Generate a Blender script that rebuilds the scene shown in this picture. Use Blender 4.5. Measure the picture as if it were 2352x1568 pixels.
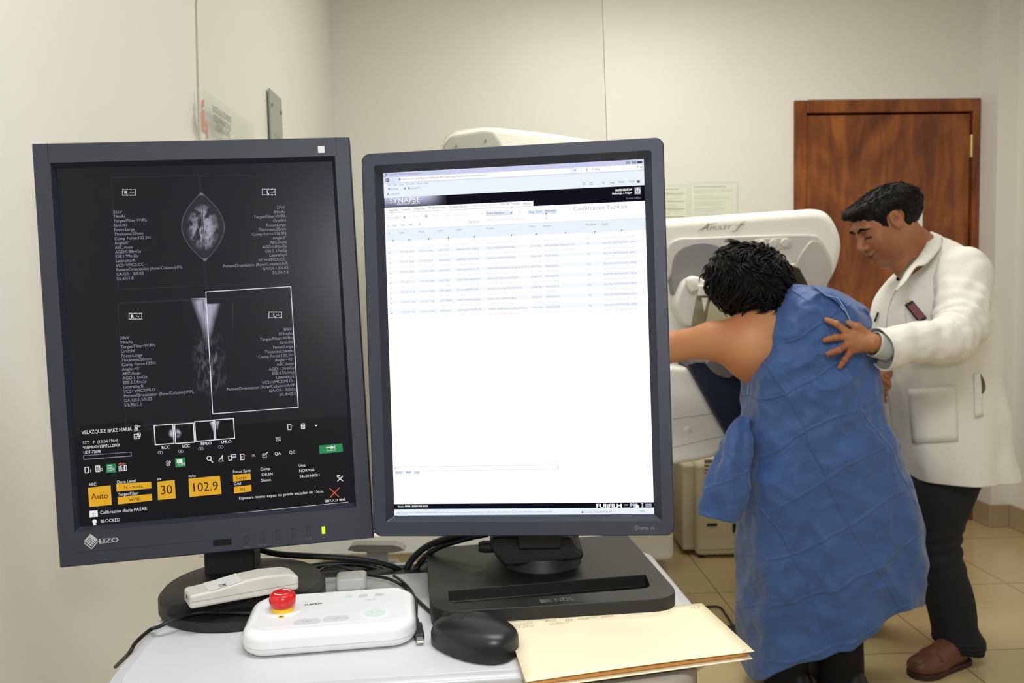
import bpy, bmesh, math, random
import numpy as np
from mathutils import Vector, Matrix, noise
from mathutils.bvhtree import BVHTree

# ------------------------------------------------------------ scene, camera
S = bpy.context.scene
for o in list(bpy.data.objects): bpy.data.objects.remove(o)
CH = 1.22; FPX = 1900.0; PIT = math.radians(3.5); ROL = math.radians(1.06)
_F = Vector((0, math.cos(PIT), -math.sin(PIT))); _u = Vector((0, math.sin(PIT), math.cos(PIT))); _r = Vector((1, 0, 0))
_U = _u*math.cos(ROL) + _r*math.sin(ROL); _R = _r*math.cos(ROL) - _u*math.sin(ROL)
CAM = Vector((0, 0, CH))
cd = bpy.data.cameras.new('camera'); cam = bpy.data.objects.new('camera', cd); S.collection.objects.link(cam)
cam.matrix_world = Matrix(((_R.x, _U.x, -_F.x, 0), (_R.y, _U.y, -_F.y, 0), (_R.z, _U.z, -_F.z, CH), (0, 0, 0, 1)))
cd.sensor_width = 36; cd.lens = FPX/2352*36; cd.clip_start = .02
cd.dof.use_dof = True; cd.dof.focus_distance = 1.02; cd.dof.aperture_fstop = 11.0
S.camera = cam
S.view_settings.view_transform = 'Standard'; S.view_settings.look = 'None'
S.view_settings.exposure = 0.0; S.view_settings.gamma = 1.0; S.view_settings.use_curve_mapping = False

def ray(px, py): return _F + _R*((px-1176)/FPX) + _U*((784-py)/FPX)
def hit(px, py, n, c):                       # pixel ray against the plane p.n = c
    d = ray(px, py); n = Vector(n); t = (c - CAM.dot(n))/d.dot(n); return CAM + d*t
def P(px, py, Y): return hit(px, py, (0, 1, 0), Y)
def G(px, py, z): return hit(px, py, (0, 0, 1), z)

# ------------------------------------------------------------ world and lights
W = bpy.data.worlds.new('world'); S.world = W; W.use_nodes = True
W.node_tree.nodes['Background'].inputs[0].default_value = (1.0, .96, .88, 1)
W.node_tree.nodes['Background'].inputs[1].default_value = 0.05
def area(name, loc, target, size, power, col, sy=None):
    l = bpy.data.lights.new(name, 'AREA'); l.energy = power; l.color = col; l.size = size
    if sy: l.shape = 'RECTANGLE'; l.size_y = sy
    o = bpy.data.objects.new(name, l); S.collection.objects.link(o); o.location = loc
    o.rotation_euler = (Vector(target)-Vector(loc)).to_track_quat('-Z', 'Y').to_euler(); return o
area('ceiling_lamp_light', (.70, 2.9, 2.74), (.70, 2.9, 0), 1.2, 27, (1, .975, .90), .6)
area('ceiling_lamp_light', (.25, .45, 2.74), (.25, .45, 0), 1.2, 31, (.95, .98, 1), .6)
area('camera_flash_light', (.06, -.10, 1.44), (-.1, 2.5, 1.25), .16, 7.5, (.90, .95, 1))

# ------------------------------------------------------------ materials
def lin(c):
    return tuple(((x/255)/12.92 if x/255 <= .04045 else ((x/255+.055)/1.055)**2.4) for x in c)
MATS = {}
def mat(name, rgb, rough=.5, metal=0., bump=0., bscale=200., spec=.5, var=0., vscale=3., alpha=1., trans=0., emit=0., attr=False, coat=0., ior=1.45, sheen=0., sss=0.):
    m = bpy.data.materials.new(name); m.use_nodes = True; nt = m.node_tree; b = nt.nodes['Principled BSDF']
    c = lin(rgb)+(1,)
    b.inputs['Base Color'].default_value = c; b.inputs['Roughness'].default_value = rough; b.inputs['Metallic'].default_value = metal
    b.inputs['Specular IOR Level'].default_value = spec; b.inputs['IOR'].default_value = ior
    if trans: b.inputs['Transmission Weight'].default_value = trans
    if coat: b.inputs['Coat Weight'].default_value = coat; b.inputs['Coat Roughness'].default_value = .15
    if alpha < 1: b.inputs['Alpha'].default_value = alpha
    if sheen: b.inputs['Sheen Weight'].default_value = sheen
    if sss:
        b.inputs['Subsurface Weight'].default_value = sss; b.inputs['Subsurface Radius'].default_value = (.012, .004, .002); b.inputs['Subsurface Scale'].default_value = 1
    if emit: b.inputs['Emission Color'].default_value = c; b.inputs['Emission Strength'].default_value = emit
    tc = nt.nodes.new('ShaderNodeTexCoord')
    if attr:
        a = nt.nodes.new('ShaderNodeAttribute'); a.attribute_name = 'Col'; nt.links.new(a.outputs['Color'], b.inputs['Base Color'])
        if emit: nt.links.new(a.outputs['Color'], b.inputs['Emission Color']); b.inputs['Base Color'].default_value = (0, 0, 0, 1)
    if var:
        n = nt.nodes.new('ShaderNodeTexNoise'); n.inputs['Scale'].default_value = vscale; n.inputs['Detail'].default_value = 4
        nt.links.new(tc.outputs['Object'], n.inputs['Vector'])
        r = nt.nodes.new('ShaderNodeMapRange'); r.inputs[1].default_value = .3; r.inputs[2].default_value = .7; r.inputs[3].default_value = 1-var; r.inputs[4].default_value = 1+var
        nt.links.new(n.outputs[0], r.inputs[0])
        v = nt.nodes.new('ShaderNodeVectorMath'); v.operation = 'SCALE'; v.inputs[0].default_value = c[:3]
        if attr: nt.links.new(a.outputs['Color'], v.inputs[0])
        nt.links.new(r.outputs[0], v.inputs['Scale']); nt.links.new(v.outputs[0], b.inputs['Base Color'])
    if bump:
        n = nt.nodes.new('ShaderNodeTexNoise'); n.inputs['Scale'].default_value = bscale; n.inputs['Detail'].default_value = 3
        nt.links.new(tc.outputs['Object'], n.inputs['Vector'])
        bp = nt.nodes.new('ShaderNodeBump'); bp.inputs['Strength'].default_value = bump; bp.inputs['Distance'].default_value = .002
        nt.links.new(n.outputs[0], bp.inputs['Height']); nt.links.new(bp.outputs[0], b.inputs['Normal'])
    MATS[name] = m; return m
def emi(name, rgb, s=1.):
    m = bpy.data.materials.new(name); m.use_nodes = True; nt = m.node_tree; nt.nodes.clear()
    e = nt.nodes.new('ShaderNodeEmission'); e.inputs[0].default_value = lin(rgb)+(1,); e.inputs[1].default_value = s
    o = nt.nodes.new('ShaderNodeOutputMaterial'); nt.links.new(e.outputs[0], o.inputs[0]); MATS[name] = m; return m

# ------------------------------------------------------------ object helpers
def tag(o, label=None, cat=None, group=None, kind=None):
    if label: o['label'] = label
    if cat: o['category'] = cat
    if group: o['group'] = group
    if kind: o['kind'] = kind
    return o
def empty(name, loc, label, cat, group=None):
    o = bpy.data.objects.new(name, None); S.collection.objects.link(o); o.location = loc; o.empty_display_size = .05
    return tag(o, label, cat, group)
def link(o, parent=None):
    S.collection.objects.link(o)
    if parent is not None:
        o.parent = parent
        if parent.parent is None: o.matrix_parent_inverse = Matrix.Translation(parent.location).inverted()
    return o
class Geo:
    def __init__(s, M=None): s.v = []; s.f = []; s.m = []; s.M = M or Matrix(); s.mi = 0
    def add(s, vs, fs, mi=None):
        k = len(s.v); s.v += [s.M @ Vector(v) for v in vs]; s.f += [tuple(i+k for i in f) for f in fs]
        s.m += [s.mi if mi is None else mi]*len(fs); return s
    def box(s, a, b, mi=None):
        x0, y0, z0 = a; x1, y1, z1 = b
        return s.add([(x0,y0,z0),(x1,y0,z0),(x1,y1,z0),(x0,y1,z0),(x0,y0,z1),(x1,y0,z1),(x1,y1,z1),(x0,y1,z1)],
            [(0,3,2,1),(4,5,6,7),(0,1,5,4),(1,2,6,5),(2,3,7,6),(3,0,4,7)], mi)
    def prism(s, pts, w0, w1, ax=1, mi=None):          # pts 2d in the two other axes, extruded along ax
        n = len(pts)
        def q(p, w): return {0: (w, p[0], p[1]), 1: (p[0], w, p[1]), 2: (p[0], p[1], w)}[ax]
        vs = [q(p, w0) for p in pts] + [q(p, w1) for p in pts]
        return s.add(vs, [tuple(range(n))[::-1], tuple(range(n, 2*n))] + [(i, (i+1) % n, n+(i+1) % n, n+i) for i in range(n)], mi)
    def lathe(s, prof, c=(0,0,0), n=40, mi=None, cap=True, ell=(1,1)):        # prof (r,z)
        vs = []; fs = []
        for r, z in prof:
            for i in range(n):
                a = 2*math.pi*i/n; vs.append((c[0]+r*math.cos(a)*ell[0], c[1]+r*math.sin(a)*ell[1], c[2]+z))
        for j in range(len(prof)-1):
            for i in range(n): fs.append((j*n+i, j*n+(i+1) % n, (j+1)*n+(i+1) % n, (j+1)*n+i))
        if cap: fs += [tuple(range(n))[::-1], tuple((len(prof)-1)*n+i for i in range(n))]
        return s.add(vs, fs, mi)
    def tube(s, pts, r, n=10, sub=6, mi=None, cap=True):
        ps = spline([Vector(p) for p in pts], sub) if sub > 1 else [Vector(p) for p in pts]
        rs = r if isinstance(r, (list, tuple)) else [r]*len(pts)
        rr = spline1(rs, sub) if sub > 1 else rs
        vs, fs = tubemesh(ps, rr, n)
        if cap: fs += [tuple(range(n))[::-1], tuple((len(ps)-1)*n+i for i in range(n))]
        return s.add(vs, fs, mi)
    def build(s, name, mats, parent=None, bevel=0, seg=2, smooth=35, sub=0, solid=0):
        me = bpy.data.meshes.new(name); me.from_pydata([tuple(v) for v in s.v], [], s.f)
        for m in (mats if isinstance(mats, (list, tuple)) else [mats]): me.materials.append(m)
        me.polygons.foreach_set('material_index', s.m)
        bm = bmesh.new(); bm.from_mesh(me); bmesh.ops.recalc_face_normals(bm, faces=bm.faces); bm.to_mesh(me); bm.free()
        o = bpy.data.objects.new(name, me)
        if solid: md = o.modifiers.new('s', 'SOLIDIFY'); md.thickness = solid; md.offset = 0
        if bevel:
            md = o.modifiers.new('b', 'BEVEL'); md.width = bevel; md.segments = seg; md.limit_method = 'ANGLE'; md.angle_limit = math.radians(40); md.harden_normals = True
        if sub: md = o.modifiers.new('u', 'SUBSURF'); md.levels = sub; md.render_levels = sub
        if smooth or bevel:
            me.polygons.foreach_set('use_smooth', [True]*len(me.polygons))
            if smooth < 180: me.set_sharp_from_angle(angle=math.radians(smooth))
        me.update(); return link(o, parent)
def cr(a, b, c, d, t): return .5*((2*b)+(c-a)*t+(2*a-5*b+4*c-d)*t*t+(3*b-a-3*c+d)*t**3)
def spline(ps, sub):
    out = []; n = len(ps)
    for i in range(n-1):
        a = ps[max(i-1, 0)]; d = ps[min(i+2, n-1)]
        for k in range(sub): out.append(cr(a, ps[i], ps[i+1], d, k/sub))
    out.append(ps[-1]); return out
spline1 = spline
def tubemesh(ps, rr, n):
    vs = []; fs = []; u = None
    for i, p in enumerate(ps):
        t = (ps[min(i+1, len(ps)-1)]-ps[max(i-1, 0)]).normalized()
        if u is None: u = t.orthogonal().normalized()
        u = (u - t*u.dot(t)).normalized(); w = t.cross(u)
        for k in range(n):
            a = 2*math.pi*k/n; vs.append(p+(u*math.cos(a)+w*math.sin(a))*rr[i])
    for i in range(len(ps)-1):
        for k in range(n): fs.append((i*n+k, i*n+(k+1) % n, (i+1)*n+(k+1) % n, (i+1)*n+k))
    return vs, fs
def rrect(x0, y0, x1, y1, r, n=6):
    if not isinstance(r, (list, tuple)): r = [r]*4
    out = []
    for cx, cy, a0, q in ((x1-r[0], y1-r[0], 0, r[0]), (x0+r[1], y1-r[1], 90, r[1]), (x0+r[2], y0+r[2], 180, r[2]), (x1-r[3], y0+r[3], 270, r[3])):
        for k in range(n+1):
            a = math.radians(a0+90*k/n); out.append((cx+q*math.cos(a), cy+q*math.sin(a)))
    return out
def smoothpoly(pts, sub=5):                  # closed Catmull-Rom outline
    ps = [Vector(p) for p in pts]; n = len(ps); out = []
    for i in range(n):
        for k in range(sub): out.append(cr(ps[(i-1) % n], ps[i], ps[(i+1) % n], ps[(i+2) % n], k/sub))
    return [tuple(p) for p in out]

# lofted cloth: every ring is an ellipse spanned by two silhouette points and a depth radius
def loft(name, rings, m, parent=None, n=72, sub=8, thick=.002, wr=None, cap=False, sag=None, ex=.9):
    keys = []
    for L, R, Y, ry in rings:
        a = P(L[0], L[1], Y); b = P(R[0], R[1], Y); keys.append((a, b, ry))
    A = spline([k[0] for k in keys], sub); B = spline([k[1] for k in keys], sub); D = spline([k[2] for k in keys], sub)
    vs = []; fs = []; T = len(A)
    for i in range(T):
        c = (A[i]+B[i])/2; h = (B[i]-A[i])/2; s = i/(T-1)
        for k in range(n):
            t = 2*math.pi*k/n; ct, st = math.cos(t), math.sin(t)
            p = c + h*(abs(ct)**.9*(1 if ct > 0 else -1)) + Vector((0, D[i], 0))*(abs(st)**ex*(1 if st > 0 else -1))
            nrm = (h.normalized()*ct/max(h.length, .01) + Vector((0, st/max(D[i], .01), 0))).normalized()
            if wr: p = p + nrm*wr(p, t, s)
            if sag: p = p + Vector((0, 0, sag(t, s)))
            vs.append(p)
    for i in range(T-1):
        for k in range(n): fs.append((i*n+k, i*n+(k+1) % n, (i+1)*n+(k+1) % n, (i+1)*n+k))
    if cap: fs.append(tuple(range(n)))
    g = Geo(); g.add(vs, fs); return g.build(name, m, parent, smooth=180, solid=thick)
def pathloft(name, pts, rad, m, parent=None, n=40, sub=10, wr=None, thick=.002):
    ps = spline([Vector(p) for p in pts], sub); rr = spline(rad, sub)
    vs, fs = tubemesh(ps, rr, n)
    if wr:
        for i in range(len(ps)):
            for k in range(n):
                v = vs[i*n+k]; d = (v-ps[i]).normalized(); vs[i*n+k] = v + d*wr(v, 2*math.pi*k/n, i/(len(ps)-1))
    g = Geo(); g.add(vs, fs); return g.build(name, m, parent, smooth=180, solid=thick)
def fbm(p, f=1., o=3):
    s = 0; a = 1
    for _ in range(o): s += a*noise.noise(Vector(p)*f); f *= 2.1; a *= .5
    return s
def bvh(o):
    dg = bpy.context.evaluated_depsgraph_get(); return BVHTree.FromObject(o, dg)
def cast(tree, px, py, fallY=2.4):
    d = ray(px, py).normalized(); h = tree.ray_cast(CAM, d)
    if h[0] is None: return P(px, py, fallY), Vector((0, -1, 0))
    n = h[1] if h[1].dot(d) < 0 else -h[1]
    return h[0], n

# ------------------------------------------------------------ implicit surfaces (surface nets)
def sdf(fn, lo, hi, h):
    ax = [np.arange(lo[i], hi[i]+h, h, dtype=np.float32) for i in range(3)]
    X, Y, Z = np.meshgrid(*ax, indexing='ij'); V = fn(X, Y, Z); ins = V < 0
    nx, ny, nz = V.shape; c = [(a, b, d) for a in (0, 1) for b in (0, 1) for d in (0, 1)]
    def sl(A, o): return A[o[0]:nx-1+o[0], o[1]:ny-1+o[1], o[2]:nz-1+o[2]]
    cnt = sum(sl(ins, o).astype(np.int8) for o in c); act = (cnt > 0) & (cnt < 8)
    idx = -np.ones(act.shape, np.int64); ii = np.argwhere(act); idx[act] = np.arange(len(ii))
    acc = np.zeros((len(ii), 3)); num = np.zeros(len(ii))
    cv = {o: sl(V, o)[act] for o in c}
    for a in c:
        for d in range(3):
            if a[d]: continue
            b = list(a); b[d] = 1; b = tuple(b); va, vb = cv[a], cv[b]; m = (va < 0) != (vb < 0)
            t = np.where(m, va/np.where(m, va-vb, 1), 0); pos = np.tile(np.array(a, float), (len(ii), 1)); pos[:, d] = t
            acc += pos*m[:, None]; num += m
    vs = (ii+acc/num[:, None])*h+np.array(lo)
    F = []
    for d in range(3):
        o1 = [0]*3; o1[d] = 1; e1, e2 = [(1, 2), (2, 0), (0, 1)][d]
        A = ins[:-1 if d == 0 else None, :-1 if d == 1 else None, :-1 if d == 2 else None]
        B = ins[1 if d == 0 else 0:, 1 if d == 1 else 0:, 1 if d == 2 else 0:]
        e = np.argwhere(A != B); s = A[tuple(e.T)]
        ok = (e[:, e1] > 0) & (e[:, e2] > 0) & (e[:, e1] < V.shape[e1]-1) & (e[:, e2] < V.shape[e2]-1); e = e[ok]; s = s[ok]
        q = []
        for da, db in ((0, 0), (-1, 0), (-1, -1), (0, -1)):
            k = e.copy(); k[:, e1] += da; k[:, e2] += db; q.append(idx[tuple(k.T)])
        q = np.stack(q, 1); q[~s] = q[~s][:, ::-1]; F.append(q)
    F = np.concatenate(F); F = F[(F >= 0).all(1)]
    for _ in range(2):                       # pull the vertices onto the surface
        x, y, z = vs.T; e = h*.3; f0 = fn(x, y, z)
        g = np.stack([fn(x+e, y, z)-f0, fn(x, y+e, z)-f0, fn(x, y, z+e)-f0], 1)/e
        g2 = (g**2).sum(1)+1e-6; st = np.clip(f0/g2, -h, h); vs = vs - g*st[:, None]*.9
    return vs, F
def cap3(a, b, ra, rb=None):
    a = np.array(a, float); b = np.array(b, float); rb = ra if rb is None else rb; ab = b-a; L = (ab**2).sum()+1e-12
    def f(X, Y, Z):
        t = np.clip(((X-a[0])*ab[0]+(Y-a[1])*ab[1]+(Z-a[2])*ab[2])/L, 0, 1)
        return np.sqrt((X-a[0]-t*ab[0])**2+(Y-a[1]-t*ab[1])**2+(Z-a[2]-t*ab[2])**2)-(ra+(rb-ra)*t)
    return f
def ell(c, r, Rm=None):
    c = np.array(c, float); r = np.array(r, float)
    def f(X, Y, Z):
        x, y, z = X-c[0], Y-c[1], Z-c[2]
        if Rm is not None:
            x, y, z = (Rm[0][0]*x+Rm[1][0]*y+Rm[2][0]*z, Rm[0][1]*x+Rm[1][1]*y+Rm[2][1]*z, Rm[0][2]*x+Rm[1][2]*y+Rm[2][2]*z)
        k = np.sqrt((x/r[0])**2+(y/r[1])**2+(z/r[2])**2); k2 = np.sqrt((x/r[0]**2)**2+(y/r[1]**2)**2+(z/r[2]**2)**2)+1e-6
        return k*(k-1)/k2
    return f
def smin(a, b, k): h = np.clip(.5+.5*(b-a)/k, 0, 1); return b*(1-h)+a*h-k*h*(1-h)
def union(items):                            # items: (f, k)
    def f(X, Y, Z):
        v = items[0][0](X, Y, Z)
        for g, k in items[1:]: v = smin(v, g(X, Y, Z), k) if k > 0 else -smin(-v, g(X, Y, Z), -k)
        return v
    return f
def local(fn, M):                            # evaluate fn in the frame M (world matrix of the frame)
    I = np.array(M.inverted())
    def f(X, Y, Z): return fn(I[0, 0]*X+I[0, 1]*Y+I[0, 2]*Z+I[0, 3], I[1, 0]*X+I[1, 1]*Y+I[1, 2]*Z+I[1, 3], I[2, 0]*X+I[2, 1]*Y+I[2, 2]*Z+I[2, 3])
    return f
def npobj(name, parts, m, parent=None, col=None):
    V = []; F = []; k = 0
    for v, f in parts: V.append(v); F.append(f+k); k += len(v)
    V = np.concatenate(V); F = np.concatenate(F)
    me = bpy.data.meshes.new(name); me.from_pydata(V.tolist(), [], F.tolist()); me.materials.append(m)
    me.polygons.foreach_set('use_smooth', [True]*len(me.polygons))
    if col is not None:
        a = me.color_attributes.new('Col', 'FLOAT_COLOR', 'POINT'); C = np.ones((len(V), 4), np.float32); C[:, :3] = col(V); a.data.foreach_set('color', C.ravel())
    me.update(); o = bpy.data.objects.new(name, me); return link(o, parent)

# ------------------------------------------------------------ lettering: glyph meshes laid out by hand
_gl = {}
def _mesh_of(t):
    cu = bpy.data.curves.new('t', 'FONT'); cu.body = t; cu.size = 1; cu.resolution_u = 3
    o = bpy.data.objects.new('t', cu); S.collection.objects.link(o); dg = bpy.context.evaluated_depsgraph_get()
    e = o.evaluated_get(dg); me = e.to_mesh(); vs = [v.co.copy() for v in me.vertices]; fs = [tuple(p.vertices) for p in me.polygons]
    e.to_mesh_clear(); bpy.data.objects.remove(o); bpy.data.curves.remove(cu); return vs, fs
def glyph(c):
    if c not in _gl:
        a, _ = _mesh_of('HH'); b, _ = _mesh_of('H'+c+'H'); adv = max(v.x for v in b)-max(v.x for v in a)
        _gl[c] = ([], [], adv) if c == ' ' else (*_mesh_of(c), adv)
    return _gl[c]
CAPH = max(v.y for v in _mesh_of('H')[0])
def text(g, s, O, X, Y, h, mi=0, width=None, align='l', lift=0, N=None, shear=0, xs=.94, bold=0):
    # g Geo, O origin of the baseline, X and Y unit vectors, h cap height
    k = h/CAPH; adv = sum(glyph(c)[2] for c in s)*k*xs
    sx = k*xs
    if width: sx *= width/adv; adv = width
    x = {'l': 0, 'r': -adv, 'c': -adv/2}[align]; N = N or X.cross(Y)
    for rep in ((0,) if not bold else (-bold, bold)):
        xx = x
        for c in s:
            vs, fs, a = glyph(c)
            if vs: g.add([O + X*(xx+rep+v.x*sx+shear*v.y*k) + Y*(v.y*k) + N*lift for v in vs], fs, mi)
            xx += a*sx
    return adv
# ------------------------------------------------------------ shared materials
def glassy(name, tint, refl=.06, rough=.02, dens=1.):
    m = bpy.data.materials.new(name); m.use_nodes = True; nt = m.node_tree; nt.nodes.clear()
    t = nt.nodes.new('ShaderNodeBsdfTransparent'); t.inputs[0].default_value = lin(tint)+(1,)
    g = nt.nodes.new('ShaderNodeBsdfGlossy'); g.inputs['Roughness'].default_value = rough
    w = nt.nodes.new('ShaderNodeFresnel'); w.inputs['IOR'].default_value = 1+refl*5
    gm = nt.nodes.new('ShaderNodeNewGeometry'); iv = nt.nodes.new('ShaderNodeMath'); iv.operation = 'SUBTRACT'; iv.inputs[0].default_value = 1; nt.links.new(gm.outputs['Backfacing'], iv.inputs[1])
    mu = nt.nodes.new('ShaderNodeMath'); mu.operation = 'MULTIPLY'; nt.links.new(w.outputs[0], mu.inputs[0]); nt.links.new(iv.outputs[0], mu.inputs[1])
    x = nt.nodes.new('ShaderNodeMixShader'); o = nt.nodes.new('ShaderNodeOutputMaterial')
    nt.links.new(mu.outputs[0], x.inputs[0]); nt.links.new(t.outputs[0], x.inputs[1]); nt.links.new(g.outputs[0], x.inputs[2]); nt.links.new(x.outputs[0], o.inputs[0])
    MATS[name] = m; return m
M_wall = mat('cream_wall_paint', (235, 233, 225), .38, bump=.12, bscale=90, var=.015, vscale=1.2)
M_base = mat('tan_baseboard', (176, 158, 126), .4, var=.08, vscale=8)
M_ceil = mat('ceiling_paint', (235, 232, 222), .7)
M_white = mat('warm_white_plastic', (240, 238, 228), .32, bump=.03, bscale=300)
M_grey = mat('pale_grey_plastic', (204, 199, 194), .4)
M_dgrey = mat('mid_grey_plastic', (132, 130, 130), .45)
M_navy = mat('navy_panel', (40, 44, 62), .35)
M_beige = mat('beige_plastic', (206, 196, 168), .45)
M_dark = mat('dark_slot', (30, 29, 28), .6)
M_brass = mat('brass', (205, 180, 120), .3, metal=.8)
M_paper = mat('paper', (245, 245, 240), .7)
M_print = mat('printed_grey', (110, 112, 112), .7)
M_green = mat('printed_green', (150, 190, 110), .7)
M_edge = mat('acrylic_edge', (168, 170, 150), .25)
M_clear = glassy('clear_acrylic', (252, 253, 252))
M_sleeve = glassy('clear_sleeve', (252, 253, 250), .08, .2)
M_smoke = glassy('smoked_acrylic', (150, 148, 140), .08, .05)
M_black = mat('black_rubber', (22, 22, 24), .45)
M_chrome = mat('chrome', (200, 200, 200), .2, metal=1)

# wood: long vertical grain with darker clouds
M_wood = bpy.data.materials.new('stained_wood'); M_wood.use_nodes = True
nt = M_wood.node_tree; b = nt.nodes['Principled BSDF']; b.inputs['Roughness'].default_value = .33
tc = nt.nodes.new('ShaderNodeTexCoord')
def _n(sc, det, dist, vec):
    mp = nt.nodes.new('ShaderNodeMapping'); mp.inputs['Scale'].default_value = vec; nt.links.new(tc.outputs['Object'], mp.inputs[0])
    n = nt.nodes.new('ShaderNodeTexNoise'); n.inputs['Scale'].default_value = sc; n.inputs['Detail'].default_value = det; n.inputs['Distortion'].default_value = dist
    nt.links.new(mp.outputs[0], n.inputs['Vector']); return n
n1 = _n(4.0, 7, 1.2, (4, 4, .7)); n2 = _n(2.2, 5, 1.4, (1.5, 1.5, 1.0))
mx = nt.nodes.new('ShaderNodeMath'); mx.operation = 'ADD'; nt.links.new(n1.outputs[0], mx.inputs[0]); nt.links.new(n2.outputs[0], mx.inputs[1])
rp = nt.nodes.new('ShaderNodeValToRGB'); nt.links.new(mx.outputs[0], rp.inputs[0])
mx2 = nt.nodes.new('ShaderNodeMath'); mx2.operation = 'MULTIPLY'; mx2.inputs[1].default_value = .5
nt.links.new(mx.outputs[0], mx2.inputs[0]); nt.links.new(mx2.outputs[0], rp.inputs[0])
rp.color_ramp.elements[0].position = .36; rp.color_ramp.elements[0].color = lin((92, 42, 18))+(1,)
rp.color_ramp.elements[1].position = .64; rp.color_ramp.elements[1].color = lin((162, 94, 40))+(1,)
e = rp.color_ramp.elements.new(.5); e.color = lin((128, 68, 28))+(1,)
nt.links.new(rp.outputs[0], b.inputs['Base Color'])

# floor: 0.6 m glossy beige tiles with thin joints, aligned with the room
M_tile = bpy.data.materials.new('floor_tiles'); M_tile.use_nodes = True
nt = M_tile.node_tree; b = nt.nodes['Principled BSDF']; b.inputs['Roughness'].default_value = .16; b.inputs['Specular IOR Level'].default_value = .5
tc = nt.nodes.new('ShaderNodeTexCoord')
bk = nt.nodes.new('ShaderNodeTexBrick'); bk.offset = 0; bk.inputs['Scale'].default_value = 1
bk.inputs['Brick Width'].default_value = .59; bk.inputs['Row Height'].default_value = .59; bk.inputs['Mortar Size'].default_value = .0022; bk.inputs['Mortar Smooth'].default_value = .1
bk.inputs['Color1'].default_value = lin((200, 178, 134))+(1,); bk.inputs['Color2'].default_value = lin((194, 172, 128))+(1,); bk.inputs['Mortar'].default_value = lin((110, 92, 66))+(1,)
mp = nt.nodes.new('ShaderNodeMapping'); nt.links.new(tc.outputs['Object'], mp.inputs[0]); nt.links.new(mp.outputs[0], bk.inputs['Vector']); FLOOR_MAP = mp
n = nt.nodes.new('ShaderNodeTexNoise'); n.inputs['Scale'].default_value = 3; n.inputs['Detail'].default_value = 6; nt.links.new(tc.outputs['Object'], n.inputs['Vector'])
mm = nt.nodes.new('ShaderNodeMix'); mm.data_type = 'RGBA'; mm.blend_type = 'MULTIPLY'; mm.inputs[0].default_value = .35
nt.links.new(bk.outputs[0], mm.inputs[6]); nt.links.new(n.outputs[0], mm.inputs[7]); 
ms = nt.nodes.new('ShaderNodeMapRange'); ms.inputs[3].default_value = .75; ms.inputs[4].default_value = 1.25; nt.links.new(n.outputs[0], ms.inputs[0]); nt.links.new(ms.outputs[0], mm.inputs[7])
nt.links.new(mm.outputs[2], b.inputs['Base Color'])

# ------------------------------------------------------------ room, turned 2 degrees
RA = math.radians(2.0); rx = Vector((math.cos(RA), math.sin(RA), 0)); rd = Vector((-math.sin(RA), math.cos(RA), 0))
MR = Matrix(((rx.x, rd.x, 0, 0), (rx.y, rd.y, 0, 0), (0, 0, 1, 0), (0, 0, 0, 1)))
A0, B1, BP, AP, A1, BB, CZ = -.699, 4.117, 3.975, 2.51, 2.61, -1.6, 2.8
def wallB(px, py, b=B1): h = hit(px, py, rd, b); return (h.dot(rx), h.z)
def wallA(px, py, a=A0): h = hit(px, py, rx, a); return (h.dot(rd), h.z)
T = .12
def struct(g, name, m, parent=None, **k): o = g.build(name, m, parent, **k); return tag(o, kind='structure') if parent is None else o
struct(Geo(MR).box((A0-T, BB-T, -.1), (A1+T+.02, B1+T, 0)), 'floor', M_tile, smooth=0)
_t = G(1650, 1361, 0); ta, tb = _t.dot(rx), _t.dot(rd); _t2 = G(2280, 1492, 0); tb = _t2.dot(rd)
FLOOR_MAP.inputs['Location'].default_value = (-ta, -tb, 0)
FLOOR_MAP.vector_type = 'POINT'
for nm in ('floor',):
    o = bpy.data.objects[nm]; me = o.data; me.transform(MR.inverted()); o.matrix_world = MR
struct(Geo(MR).box((A0-T, BB-T, CZ), (A1+T+.02, B1+T, CZ+.1)), 'ceiling', M_ceil, smooth=0)
struct(Geo(MR).box((A0-T, BB, 0), (A0, B1, CZ)), 'wall_left', M_wall, smooth=0)
struct(Geo(MR).box((A1, BB, 0), (A1+T, B1+T, CZ)), 'wall_right', M_wall, smooth=0)
struct(Geo(MR).box((A0-T, BB-T, 0), (A1+T, BB, CZ)), 'wall_behind', M_wall, smooth=0)
struct(Geo(MR).box((AP, BP, 0), (A1, B1, CZ)), 'trim_1', M_wall, smooth=0)      # pilaster beside the door
d0 = wallB(1823, 231); d1 = wallB(2256, 228); DA0, DA1, DZ = d0[0], min(d1[0], AP-.004), (d0[1]+d1[1])/2
g = Geo(MR); g.box((A0-T, B1, 0), (DA0, B1+T, CZ)); g.box((DA1, B1, 0), (A1+T, B1+T, CZ)); g.box((DA0, B1, DZ), (DA1, B1+T, CZ))
struct(g, 'wall_back', M_wall, smooth=0)
# door with its frame, hinge and label
fw = .062
g = Geo(MR)
g.box((DA0, B1-.012, 0), (DA0+fw, B1+.06, DZ)); g.box((DA1-.035, B1-.012, 0), (DA1, B1+.06, DZ)); g.box((DA0+fw, B1-.012, DZ-fw), (DA1-.035, B1+.06, DZ))
door = struct(g, 'door_1', M_wood, bevel=.004)
g = Geo(MR); g.box((DA0+fw+.004, B1+.008, .008), (DA1-.040, B1+.045, DZ-fw-.008)); g.build('door_leaf', M_wood, door, bevel=.002)
g = Geo(MR); g.box((DA0+fw, B1+.05, 0), (DA1-.035, B1+.1, DZ-fw)); g.build('door_reveal', M_dark, door, smooth=0)
for zz in (wallB(2242, 335)[1], wallB(2240, 1000)[1]):
    g = Geo(MR); g.lathe([(.008, -.055), (.008, .055)], (DA1-.038, B1-.002, zz), 12); g.box((DA1-.046, B1+.003, zz-.055), (DA1-.030, B1+.009, zz+.055)); g.build('hinge', M_brass, door)
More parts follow.
